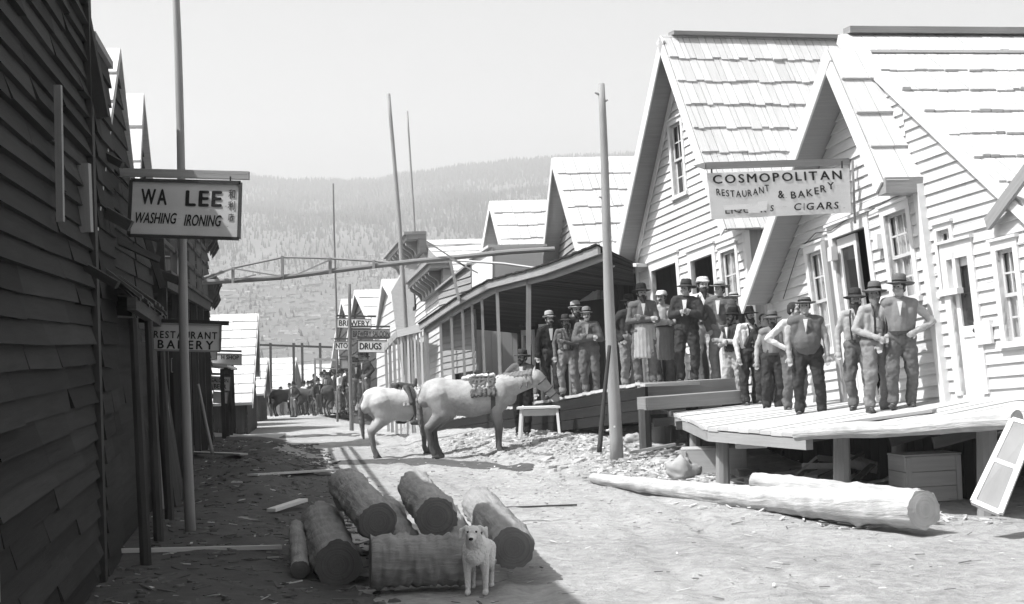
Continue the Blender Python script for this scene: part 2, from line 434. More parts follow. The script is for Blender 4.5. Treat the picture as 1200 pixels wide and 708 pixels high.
def leaf(fr, s0, s1, h0, h1, parent, m, k=-.06, panes=True, name='door'):
    w = MB()
    def f(a, b, p, q, k0, k1, r=.5): w.hexa([fr.pt(a, p, k0), fr.pt(b, p, k0), fr.pt(b, p, k1), fr.pt(a, p, k1), fr.pt(a, q, k0), fr.pt(b, q, k0), fr.pt(b, q, k1), fr.pt(a, q, k1)], r)
    t = .1; H = h1 - h0
    f(s0, s0 + t, h0, h1, k - .04, k); f(s1 - t, s1, h0, h1, k - .04, k)
    for (a, b) in ((0, .1), (.42, .5), (.94, 1)): f(s0 + t, s1 - t, h0 + H * a, h0 + H * b, k - .038, k - .002)
    f(s0 + t, s1 - t, h0 + H * .1, h0 + H * .42, k - .03, k - .018, .1)
    if not panes: f(s0 + t, s1 - t, h0 + H * .5, h0 + H * .94, k - .03, k - .018, .1)
    d = mk(name, w, m, parent)
    if panes:
        g = MB(); ss = MB()
        g.hexa([fr.pt(s0 + t, h0 + H * .5, k - .03), fr.pt(s1 - t, h0 + H * .5, k - .03), fr.pt(s1 - t, h0 + H * .5, k - .025), fr.pt(s0 + t, h0 + H * .5, k - .025), fr.pt(s0 + t, h0 + H * .94, k - .03), fr.pt(s1 - t, h0 + H * .94, k - .03), fr.pt(s1 - t, h0 + H * .94, k - .025), fr.pt(s0 + t, h0 + H * .94, k - .025)])
        mk('glass', g, M_PANE, d)
    kb = MB(); kb.sphere(fr.pt(s1 - .05, h0 + H * .46, k + .05), .03); mk('handle', kb, M_IRON, d)
    return d
def slab(p0, p1, p2, p3, t):
    """quad slab as hexa, thickness vector t"""
    m = MB(); m.hexa([p0, p1, p2, p3, V(p0) + t, V(p1) + t, V(p2) + t, V(p3) + t]); return m
def closed_shell(parent, fr, poly, depth, m, eps=.06, floor=True):
    """side, rear walls as boarded slabs behind the facade polygon; walls of vertical boards"""
    back = V(fr.n); o = None; back.z = 0; back.normalize(); back = -back * depth
    n = len(poly)
    pts = [fr.pt(a, h, -eps) for a, h in poly]
    for i in range(n):
        j = (i + 1) % n; a, b = pts[i], pts[j]
        if abs((a - b).normalized().z) < .75: continue   # only the upright edges
        lo, hi = (a, b) if a.z < b.z else (b, a)
        k = 0.0; L = depth; w = MB()
        while k < L:
            q = min(k + random.uniform(.22, .34), L); g = .006
            d0 = back * ((k + g) / L); d1 = back * ((q - g) / L)
            off = fr.e1 * (random.uniform(0, .012)); inn = fr.e1 * (-.05 if lo is not None and (a - fr.pt(poly[(i+2)%n][0], poly[(i+2)%n][1], -eps)).dot(fr.e1) > 0 else .05)
            w.hexa([lo + d0 + off, lo + d1 + off, lo + d1 + off + inn, lo + d0 + off + inn, hi + d0 + off, hi + d1 + off, hi + d1 + off + inn, hi + d0 + off + inn])
            k = q
        o = mk('side_wall', w, m, parent)
    r = MB(); r.prism([p + back for p in pts], back.normalized() * .05); mk('rear_wall', r, m, parent)
    if floor:
        lo = sorted(pts, key=lambda p: p.z)[:2]
        f = MB(); f.hexa([lo[0], lo[1], lo[1] + back, lo[0] + back, lo[0] + V((0, 0, .04)), lo[1] + V((0, 0, .04)), lo[1] + back + V((0, 0, .04)), lo[0] + back + V((0, 0, .04))]); mk('floor_boards', f, M_DARK, parent)
    return o
def cornice_bracket(): pass

# ================================================================ RIGHT ROW
# ---- tall gabled building beyond the restaurant
def tall_gable():
    near, far = V((4.22, 29.6, 1.0)), V((2.62, 34.5, 1.0))
    root = empty('clapboard_house', (4.5, 32.5, .9), 'tall white clapboard gable house with a narrow upstairs sash window and two dark open doorways', 'house', 'gabled houses along the street')
    e1, e2, n = make_frame(near, far, R(5.6)); fr = Frame(near, e1, e2, n)
    apex = fr.px(802, 50)
    nb = (0.0, 1.9 - .0); 
    # wall polygon (s,h): base near, base far, eave far, apex, eave near
    e_n = fr.px(880, 250); e_f = fr.px(754, 302)
    poly = [(0, -.25), (-5.05, .2), (-5.05, e_f[1]), apex, (0, e_n[1])]
    win = fr.rectc(789, 802, 143, 229)
    d1 = fr.rectc(769.5, 799, 311, 440); d1 = (d1[0], d1[1], .05, d1[3])
    d2 = fr.rectc(816, 842, 300, 440); d2 = (d2[0], d2[1], .05, d2[3])
    w2 = fr.rectc(856.5, 870, 288, 360); w2 = (w2[0] - .0, w2[1], w2[2], w2[3])
    s_end = 0
    ops = [win, d1, d2]
    w2 = (d2[1] + .36, -.42, .95, d2[3] - .05)
    ops.append(w2)
    mb = MB(); siding(mb, fr, poly, ops, course=.155, front=.028)
    mk('front_wall', mb, M_WHITE, root)
    for s in (-.06, -5.05):
        cb = MB(); cb.hexa([fr.pt(s, -.2, -.05), fr.pt(s + .1, -.2, -.05), fr.pt(s + .1, -.2, .05), fr.pt(s, -.2, .05), fr.pt(s, poly[4][1] - .05 if s > -1 else poly[2][1], -.05), fr.pt(s + .1, poly[4][1] - .1 if s > -1 else poly[2][1], -.05), fr.pt(s + .1, poly[4][1] - .1 if s > -1 else poly[2][1], .05), fr.pt(s, poly[4][1] - .05 if s > -1 else poly[2][1], .05)])
        mk('corner_board', cb, M_TRIM, root)
    window(fr, *win, root, cols=2, rows=2, curtain=False, pane=M_PANE, casing=.09)
    window(fr, *w2, root, cols=2, rows=2, curtain='full', casing=.09)
    for d in (d1, d2): casing(fr, *d, root, c=.13)
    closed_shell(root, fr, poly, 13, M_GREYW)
    # roof with deep overhang
    back = V((-n.x, -n.y, 0)).normalized(); ov = .46
    A = fr.pt(apex[0], apex[1] + .12, ov)
    dn = (fr.pt(0, poly[4][1], 0) - fr.pt(apex[0], apex[1], 0)).normalized(); df = (fr.pt(-5.05, poly[2][1], 0) - fr.pt(apex[0], apex[1], 0)).normalized()
    Ln = (V((0, 0)) - V((0, 0))).length
    ln = (fr.pt(0, poly[4][1], 0) - fr.pt(apex[0], apex[1], 0)).length + .42; lf = (fr.pt(-5.05, poly[2][1], 0) - fr.pt(apex[0], apex[1], 0)).length + .35
    B = A + back * 13.5
    D = A + dn * ln; C = D + back * 13.5
    mb = MB(); sf = MB(); shakes(mb, A, B, C, D, course=.56, th=.03, under=sf)
    D2 = A + df * lf; C2 = D2 + back * 13.5
    shakes(mb, A, B, C2, D2, course=.56, th=.03, wmin=.3, wmax=.5, under=sf)
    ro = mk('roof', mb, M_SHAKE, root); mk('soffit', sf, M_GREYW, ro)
    rc = MB(); rc.bar(A + V((0, 0, .05)) + back * .2, B + V((0, 0, .05)), .26, .07); mk('ridge_board', rc, M_GREYW, ro)
    # bargeboards + soffits
    bb = MB()
    for dd, L_ in ((dn, ln), (df, lf)):
        u = n.cross(dd).normalized(); u = u if u.z < 0 else -u
        p = A + n * .005; q = A + dd * L_ + n * .005
        bb.hexa([p, q, q + u * .2, p + u * .2 + dd * .0, p + n * .03, q + n * .03, q + u * .2 + n * .03, p + u * .2 + n * .03])
    mk('bargeboard', bb, M_TRIM, ro)
    # flat rake casing on the wall
    rk = MB()
    for dd, L_ in ((dn, ln - .4), (df, lf - .4)):
        u = n.cross(dd).normalized(); u = u if u.z < 0 else -u
        p = fr.pt(apex[0], apex[1], .03); q = p + dd * L_
        rk.hexa([p, q, q + u * .13, p + u * .13, p + n * .03, q + n * .03, q + u * .13 + n * .03, p + u * .13 + n * .03])
    mk('rake_trim', rk, M_TRIM, ro)
    return fr
def rectc(fr, x0, x1, y0, y1):
    xm, ym = (x0 + x1) / 2, (y0 + y1) / 2
    return (fr.px(x0, ym)[0], fr.px(x1, ym)[0], fr.px(xm, y1)[1], fr.px(xm, y0)[1])
Frame.rectc = rectc
FR_B = tall_gable()

# ---- restaurant: two fronts, the steep gable and the wide one it leans on
def lean_frame(fr, k):
    e2 = (fr.e2 + fr.n * k).normalized(); n = (fr.n - fr.e2 * k).normalized()
    return Frame(fr.o, fr.e1, e2, n)
def cx_line(d): return 5.27 + .229 * (22.9 - d)
def deckC_z(x, y): return EYE - (1.3 - .14 * max(0, x - 3.5))
def restaurant():
    near, far = V((cx_line(21.7), 21.7, 1.07)), V((cx_line(28.1), 28.1, .95))
    root = empty('restaurant', (5.2, 25, .9), 'white clapboard restaurant with a steep overhanging gable, sash windows and men standing before it', 'restaurant building')
    e1, e2, n = make_frame(near, far, R(4.9)); fr = lean_frame(Frame(near, e1, e2, n), .055)
    apex = fr.px(1009, 66)
    nearS = fr.px(1098, 400)[0]; farS = fr.px(914, 440)[0]
    en = fr.px(1097, 203); ef = (farS, fr.px(921, 350)[1])
    poly = [(nearS, -.15), (farS, .25), ef, apex, (nearS, en[1])]
    w1 = fr.rectc(955, 972, 292, 412); w2 = fr.rectc(1044, 1071, 246, 352)
    dd = fr.rectc(989, 1029, 268, 470); dd = (dd[0], dd[1], .12, dd[3])
    mb = MB(); siding(mb, fr, poly, [w1, w2, dd], course=.15, front=.03)
    mk('front_wall', mb, M_WHITE, root)
    window(fr, *w1, root, cols=2, rows=2, curtain='full'); window(fr, *w2, root, cols=3, rows=2, curtain='full')
    casing(fr, *dd, root, c=.13)
    m = (dd[0] * .42 + dd[1] * .58)
    leaf(fr, dd[0], m, dd[2], dd[3] - .02, root, M_TRIM, k=-.03)
    tr = MB(); tr.hexa([fr.pt(dd[0] - .12 - .16, .1, -.05), fr.pt(dd[0] - .13, .1, -.05), fr.pt(dd[0] - .13, .1, .1), fr.pt(dd[0] - .28, .1, .1), fr.pt(dd[0] - .28, dd[3], -.05), fr.pt(dd[0] - .13, dd[3], -.05), fr.pt(dd[0] - .13, dd[3], .1), fr.pt(dd[0] - .28, dd[3], .1)])
    mk('door_post', tr, M_GREYW, root)
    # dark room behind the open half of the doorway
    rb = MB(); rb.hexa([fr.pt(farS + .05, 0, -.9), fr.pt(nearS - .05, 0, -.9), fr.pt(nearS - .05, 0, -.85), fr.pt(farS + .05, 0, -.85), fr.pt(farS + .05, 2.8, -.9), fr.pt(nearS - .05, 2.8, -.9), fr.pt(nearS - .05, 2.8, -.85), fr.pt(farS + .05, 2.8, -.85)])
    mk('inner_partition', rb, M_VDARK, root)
    cb = MB()
    cb.hexa([fr.pt(nearS - .03, -.1, -.05), fr.pt(nearS + .12, -.1, -.05), fr.pt(nearS + .12, -.1, .055), fr.pt(nearS - .03, -.1, .055), fr.pt(nearS - .03, en[1] - .05, -.05), fr.pt(nearS + .12, en[1] - .05, -.05), fr.pt(nearS + .12, en[1] - .05, .055), fr.pt(nearS - .03, en[1] - .05, .055)])
    mk('corner_board', cb, M_TRIM, root); cb = MB()
    cb.hexa([fr.pt(farS - .06, .2, -.05), fr.pt(farS + .08, .2, -.05), fr.pt(farS + .08, .2, .055), fr.pt(farS - .06, .2, .055), fr.pt(farS - .06, ef[1], -.05), fr.pt(farS + .08, ef[1], -.05), fr.pt(farS + .08, ef[1], .055), fr.pt(farS - .06, ef[1], .055)])
    mk('corner_board', cb, M_TRIM, root)
    # small lamp boxes on the wall
    for (x, y) in ((981, 297), (1035, 283)):
        s, h = fr.px(x, y); b = MB()
        b.hexa([fr.pt(s - .07, h - .1, .03), fr.pt(s + .07, h - .1, .03), fr.pt(s + .07, h - .1, .13), fr.pt(s - .07, h - .1, .13), fr.pt(s - .07, h + .1, .03), fr.pt(s + .07, h + .1, .03), fr.pt(s + .07, h + .1, .11), fr.pt(s - .07, h + .1, .11)])
        mk('wall_bracket', b, M_TRIM, root)
    # side wall in the alley + roof
    closed_shell(root, fr, poly, 9, M_WHITE2)
    ov = .48; back = V((-n.x, -n.y, 0)).normalized()
    A = fr.pt(apex[0], apex[1] + .12, ov)
    q_n = fr.pt(nearS, en[1], ov); q_f = fr.pt(ef[0], ef[1], ov); a0 = fr.pt(apex[0], apex[1], ov)
    dn = (q_n - a0).normalized(); ln = (q_n - a0).length + .12
    df = (q_f - a0).normalized(); lf = (q_f - a0).length + .12
    mb = MB(); sf = MB()
    shakes(mb, A, A + back * .62, A + back * .62 + dn * ln, A + dn * ln, course=.62, th=.04, wmin=.25, wmax=.4, under=sf)
    shakes(mb, A, A + back * 9, A + back * 9 + df * lf, A + df * lf, course=.62, th=.03, wmin=.3, wmax=.5, under=sf)
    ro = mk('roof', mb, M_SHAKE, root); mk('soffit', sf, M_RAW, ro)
    bb = MB()
    for d_, L_ in ((dn, ln), (df, lf)):
        u = n.cross(d_).normalized(); u = u if u.z < 0 else -u
        p = A + n * .005; q = A + d_ * L_ + n * .005
        bb.hexa([p, q, q + u * .22, p + u * .22, p + n * .03, q + n * .03, q + u * .22 + n * .03, p + u * .22 + n * .03])
    mk('bargeboard', bb, M_TRIM, ro)
    bx = MB()   # boxed return at the near foot of the rake
    q = A + dn * ln
    bx.box(q - n * .3 + V((0, 0, -.14)) - dn * .1, n * .3, e1 * .12, V((0, 0, .1)))
    mk('eave_return', bx, M_GREYW, ro)
    wr = MB()   # wire sagging along the wall
    pts = [fr.px(x, y) for x, y in ((922, 350), (940, 293), (960, 273), (978, 270), (1001, 254), (1024, 247), (1052, 231), (1076, 225))]
    wr.tube([fr.pt(a, h, .06) for a, h in pts], .007, 5); mk('wire', wr, M_IRON, root)
    return fr, (nearS, farS, A, n, back)
FR_C, CI = restaurant()
def store():
    """wide low gable adjoining the restaurant on the near side"""
    back = CI[4]; nf = FR_C.n
    o = FR_C.pt(CI[0], 0, 0); o.z = 1.05
    h = V((.229, -1, 0)).normalized(); near = o + h * 4.6 + back * .06; far = o - h * 4.2 + back * .06
    near.z = far.z = 1.05
    root = empty('store', near + back * 2, 'bright white clapboard store with a broad shake roof at the right of the street', 'store building')
    e1, e2, n = make_frame(near, far, R(3.2)); fr = lean_frame(Frame(near, e1, e2, n), .05)
    apex = fr.px(992, 49)
    farS = fr.px(1093, 430)[0]; nearS = fr.px(1262, 430)[0]
    rk = fr.px(1157, 205); sl = (rk[1] - apex[1]) / (rk[0] - apex[0])
    low = fr.px(1093, 470)[1]
    X = lambda s: apex[1] + sl * (s - apex[0])
    w3 = fr.rectc(1104, 1119, 268, 340)
    d1 = fr.rectc(1121, 1146, 300, 466); d1 = (d1[0], d1[1], low + .05, d1[3])
    w4 = fr.rectc(1176, 1196, 290, 400)
    poly = [(nearS, low - .35), (farS, low - .1), (farS, X(farS)), (nearS, X(nearS))]
    mb = MB(); siding(mb, fr, poly, [w3, d1, w4], course=.15, front=.028)
    # upper wedge seen above the restaurant's rake
    ups = farS - .0
    dS = farS - apex[0]
    poly2 = [(farS, X(farS) - 1.9), (apex[0] + .12, apex[1] - .35), (apex[0] + .1, X(apex[0] + .1)), (farS, X(farS))]
    siding(mb, fr, poly2, [], course=.15, front=.028)
    mk('front_wall', mb, M_WHITE, root)
    window(fr, *w3, root, cols=2, rows=2, curtain='full', casing=.08); window(fr, *w4, root, cols=2, rows=2, curtain=True)
    casing(fr, *d1, root, c=.15); leaf(fr, d1[0], d1[1], d1[2], d1[3], root, M_SIGN, k=-.03, label=None) if False else leaf(fr, d1[0], d1[1], d1[2], d1[3], root, M_SIGNL, k=-.03)
    sh = MB(); s0, h0 = fr.px(1150, 404); s1, h1 = fr.px(1165, 374)
    sh.hexa([fr.pt(s0, h0, .03), fr.pt(s1, h0, .03), fr.pt(s1, h0, .07), fr.pt(s0, h0, .07), fr.pt(s0, h1, .03), fr.pt(s1, h1, .03), fr.pt(s1, h1, .07), fr.pt(s0, h1, .07)])
    mk('notice_panel', sh, M_SIGN, root)
    closed_shell(root, fr, [(nearS, low), (farS, low), (farS, X(farS)), (nearS, X(nearS))], 13, M_WHITE2)
    ov = .06; A = fr.pt(apex[0] - .05, X(apex[0] - .05) + .08, ov); e = fr.pt(nearS + .5, X(nearS + .5) + .08, ov)
    mb = MB(); shakes(mb, A, A + back * 15, e + back * 15, e, course=.66, th=.03)
    far_e = fr.pt(apex[0] - 3.2, apex[1] - 2.6, -.9)
    A2 = A + back * .9
    shakes(mb, A2, A + back * 15, far_e + back * 15, far_e, course=.66, th=.03, wmin=.3, wmax=.6)
    ro = mk('roof', mb, M_SHAKE, root)
    rb = MB(); rb.bar(A + V((0, 0, .06)) + back * .1, A + back * 15 + V((0, 0, .06)), .24, .09); mk('ridge_board', rb, M_GREYW, ro)
    bb = MB(); u = (e - A).normalized(); dnw = n.cross(u).normalized(); dnw = dnw if dnw.z < 0 else -dnw
    bb.hexa([A, e, e + dnw * .14, A + dnw * .14, A + n * .03, e + n * .03, e + dnw * .14 + n * .03, A + dnw * .14 + n * .03])
    mk('bargeboard', bb, M_TRIM, ro)
    st = MB()  # slanting stay board at the right edge of view
    a = fr.pt(*fr.px(1168, 262), .12); b = fr.pt(*fr.px(1204, 214), .12)
    st.bar(a, b + (b - a) * .6, .16, .05, up=n); mk('stay_board', st, M_GREYW, root)
    return fr
FR_D = store()

# ---- generic gabled neighbour along a row
def gabled(name, label, cat, N, Fp, A, side, L, wallm, roofm, ov=.35, course=.6, over=.3, group=None, zb=None, sidem=None, tilt=5.0, ops=(), coarse=1.0, base=0.0, sw=True):
    """N, Fp, A: (x_px, y_px, depth) of near eave, far eave, apex on the facade plane. side=-1: building lies right of the street."""
    n_, f_, a_ = P(*N), P(*Fp), P(*A)
    zb = (n_.z - 3) if zb is None else zb
    h = V((n_.x - f_.x, n_.y - f_.y, 0)).normalized(); n = h.cross(V((0, 0, 1)))
    if side > 0: n = -n
    o = V((n_.x, n_.y, zb)); t = R(tilt)
    e1 = h * math.cos(t) + V((0, 0, 1)) * math.sin(t); e2 = n.cross(e1).normalized()
    if e2.z < 0: e2 = -e2
    fr = Frame(o, e1, e2, n)
    root = empty(name, V(((n_.x + f_.x) / 2, (n_.y + f_.y) / 2, zb)) - n * (L / 2), label, cat, group)
    q = lambda p: ((p - o).dot(e1), (p - o).dot(e2))
    fl = (f_ - n_).length
    poly = [(0, 0), q(V((f_.x, f_.y, zb))), q(f_), q(a_), q(n_)]
    mb = MB(); siding(mb, fr, poly, list(ops), course=.16 * coarse, front=.026)
    mk('front_wall', mb, wallm, root)
    back = -n
    if sw: closed_shell(root, fr, poly, L, sidem or wallm, floor=False)
    ap = fr.pt(*q(a_), ov) + V((0, 0, .1))
    mb = MB()
    for c_, w0, w1 in ((n_, .16 * coarse, .3 * coarse), (f_, .4, .7)):
        dd = (c_ - a_).normalized(); ll = (c_ - a_).length + over
        shakes(mb, ap, ap + back * (L + ov), ap + back * (L + ov) + dd * ll, ap + dd * ll, course=course, th=.032, wmin=w0, wmax=w1)
    ro = mk('roof', mb, roofm, root)
    bb = MB()
    for c_ in (n_, f_):
        dd = (c_ - a_).normalized(); ll = (c_ - a_).length + over
        u = n.cross(dd).normalized(); u = u if u.z < 0 else -u
        p = ap + n * .005; e = p + dd * ll
        bb.hexa([p, e, e + u * .17, p + u * .17, p + n * .03, e + n * .03, e + u * .17 + n * .03, p + u * .17 + n * .03])
    mk('bargeboard', bb, M_TRIM if wallm is not M_VDARK else M_GREYW, ro)
    return fr, root
GH = 'gabled houses along the street'
gabled('gabled_building', 'grey gabled building with a bright shake roof, behind the near end of the long porch', 'building', (699, 300, 36.6), (654, 306, 41.2), (667, 190, 38.9), -1, 9, M_GREYW, M_SHAKE, group=GH, zb=2.9, ov=.45)
gabled('gabled_building', 'lower gabled building with a shake roof, second behind the long porch', 'building', (612, 308, 42.0), (579, 318, 46.2), (594, 240, 44.0), -1, 10, M_DARK, M_SHAKE, group=GH, zb=2.4, ov=.4)
# ---- false-fronted building with bracketed cornices
def false_front():
    near, far = V((-1.62, 43.4, -.1)), V((-3.35, 52.5, -.1))
    root = empty('false_front_building', (-1, 48, -.2), 'false fronted clapboard building with two stepped bracketed cornices above the street', 'building')
    e1, e2, n = make_frame(near, far, R(4.5)); fr = Frame(near, e1, e2, n)
    s = lambda x, y: fr.px(x, y)
    mids = s(499, 330)[0]; nS = s(527, 350)[0]; fS = s(474, 340)[0]
    t1 = s(486, 292)[1]; t2 = s(508, 330)[1]
    win = fr.rectc(477.5, 488, 349, 363)
    mb = MB(); siding(mb, fr, [(nS, -1), (mids, -1), (mids, t2), (nS, t2)], [], course=.17)
    siding(mb, fr, [(mids, -1), (fS, -1), (fS, t1), (mids, t1)], [win], course=.17)
    mk('front_wall', mb, M_WHITE2, root)
    for a, b, t in ((mids - .1, nS + .25, t2), (fS - .25, mids + .2, t1)):
        c = MB()
        H = lambda a, b, p, q, k: c.hexa([fr.pt(a, p, -.05), fr.pt(b, p, -.05), fr.pt(b, p, k), fr.pt(a, p, k), fr.pt(a, q, -.05), fr.pt(b, q, -.05), fr.pt(b, q, k), fr.pt(a, q, k)])
        H(a, b, t + .12, t + .2, .58); H(a + .03, b - .03, t + .0, t + .12, .5)
        H(a + .06, b - .06, t - .38, t, .16)
        co = mk('cornice', c, M_GREYW, root)
        k = a + .2
        while k < b - .1:
            m = MB(); m.prism([fr.pt(k, t, .16), fr.pt(k, t, .48), fr.pt(k, t - .1, .46), fr.pt(k, t - .25, .24), fr.pt(k, t - .4, .17)], fr.e1 * .1); mk('bracket', m, M_RAW, co); k += .62
    w = MB(); (a, b, p, q) = win
    for (x0, x1, y0, y1) in ((a - .1, b + .1, q, q + .09), (a - .1, b + .1, p - .09, p), (a - .1, a, p, q), (b, b + .1, p, q)):
        w.hexa([fr.pt(x0, y0, 0), fr.pt(x1, y0, 0), fr.pt(x1, y0, .06), fr.pt(x0, y0, .06), fr.pt(x0, y1, 0), fr.pt(x1, y1, 0), fr.pt(x1, y1, .06), fr.pt(x0, y1, .06)])
    wo = mk('window', w, M_VDARK, root)
    c = MB(); c.hexa([fr.pt(a, p, -.04), fr.pt(b, p, -.04), fr.pt(b, p, -.0), fr.pt(a, p, -.0), fr.pt(a, q, -.04), fr.pt(b, q, -.04), fr.pt(b, q, -.0), fr.pt(a, q, -.0)]); mk('shutter', c, M_TRIM, wo)
    # hall behind: long roof slope + side wall facing us
    back = V((-n.x, -n.y, 0)).normalized()
    A = P(492, 282, 48.2); B = A + back * 12 + V((0, 0, .0)); D = P(536, 327, 44.2); C = D + back * 12
    mb = MB(); shakes(mb, A, B, C, D, course=.7, wmin=.3, wmax=.5)
    D2 = A + (A - D) * 1.0; D2.z = D.z; shakes(mb, A, B, D2 + back * 12, D2, course=.7, wmin=.4, wmax=.7)
    ro = mk('roof', mb, M_SHAKE, root)
    # gable triangle (grey) under roof, seen behind the parapets, and side wall
    g = MB(); g.prism([fr.pt(nS, -1, -.08), fr.pt(fS, -1, -.08), V((D2.x, D2.y, D.z)), A, D], back * .05); mk('gable_wall', g, M_GREYW, root)
    sw = MB(); k = 0
    lo = V((D.x, D.y, -1)); 
    while k < 12:
        z = 0
        sw.hexa([lo + back * k, lo + back * (k + .27), lo + back * (k + .27) + h_in(e1), lo + back * k + h_in(e1), D + back * k - V((0, 0, .06)), D + back * (k + .27) - V((0, 0, .06)), D + back * (k + .27) + h_in(e1) - V((0, 0, .06)), D + back * k + h_in(e1) - V((0, 0, .06))]); k += .28
    mk('side_wall', sw, M_WHITE2, root)
    # parapet of the low porch shop in front (horizontal boards) + pale shed end
    return fr
def h_in(e1): return -V((e1.x, e1.y, 0)).normalized() * .05
FR_F = false_front()
def parapet():
    """boarded parapet and whitewashed shed end seen over the porch roof"""
    o = V((-.55, 40.6, 2.2)); far = V((-1.9, 44.9, 2.2))
    a = P(555, 312, 40.4); b = P(514, 343, 42.6)
    root = empty('roof_parapet', (a.x, a.y, 1.4), 'low clapboard parapet standing above the far half of the long porch roof', 'parapet')
    near, far = V((a.x, a.y, 1.4)), V((b.x, b.y, 1.4)); e1, e2, n = make_frame(near, far, R(4)); fr = Frame(near, e1, e2, n)
    pa = fr.px(553, 310); pb = fr.px(514, 341)
    mb = MB(); siding(mb, fr, [(0, 0), (pb[0], 0), (pb[0], pb[1]), (0, pa[1])], [], course=.16)
    mk('boards', mb, M_RAW, root)
    cp = MB(); cp.bar(fr.pt(0, pa[1] + .02, 0), fr.pt(pb[0], pb[1] + .02, 0), .2, .05); mk('coping', cp, M_GREYW, root)
    root = empty('shed', P(566, 330, 39.6), 'small whitewashed shed end rising above the long porch roof', 'shed')
    p0, p1, p2, p3 = P(553, 305, 40.2), P(577, 290, 38.6), P(577, 345, 38.6), P(553, 350, 40.2)
    back = V((.96, .28, 0))
    w = MB(); w.hexa([p3, p2, p2 + back * .06, p3 + back * .06, p0, p1, p1 + back * .06, p0 + back * .06]); mk('front_wall', w, M_TRIM, root)
    w = MB(); w.hexa([p2, p2 + back * 1.2, p2 + back * 1.2 + V((-.01, .05, 0)), p2 + V((-.01, .05, 0)), p1, p1 + back * 1.2, p1 + back * 1.2 + V((-.01, .05, 0)), p1 + V((-.01, .05, 0))]); mk('side_wall', w, M_WHITE2, root)
    w = MB(); w.hexa([p0 - back * .1, p1 - back * .1 , p1 + back * 1.3, p0 + back * 1.3] + [q + V((0, 0, .06)) for q in (p0 - back * .1, p1 - back * .1, p1 + back * 1.3, p0 + back * 1.3)]); mk('roof', w, M_SHAKE, root)
parapet()

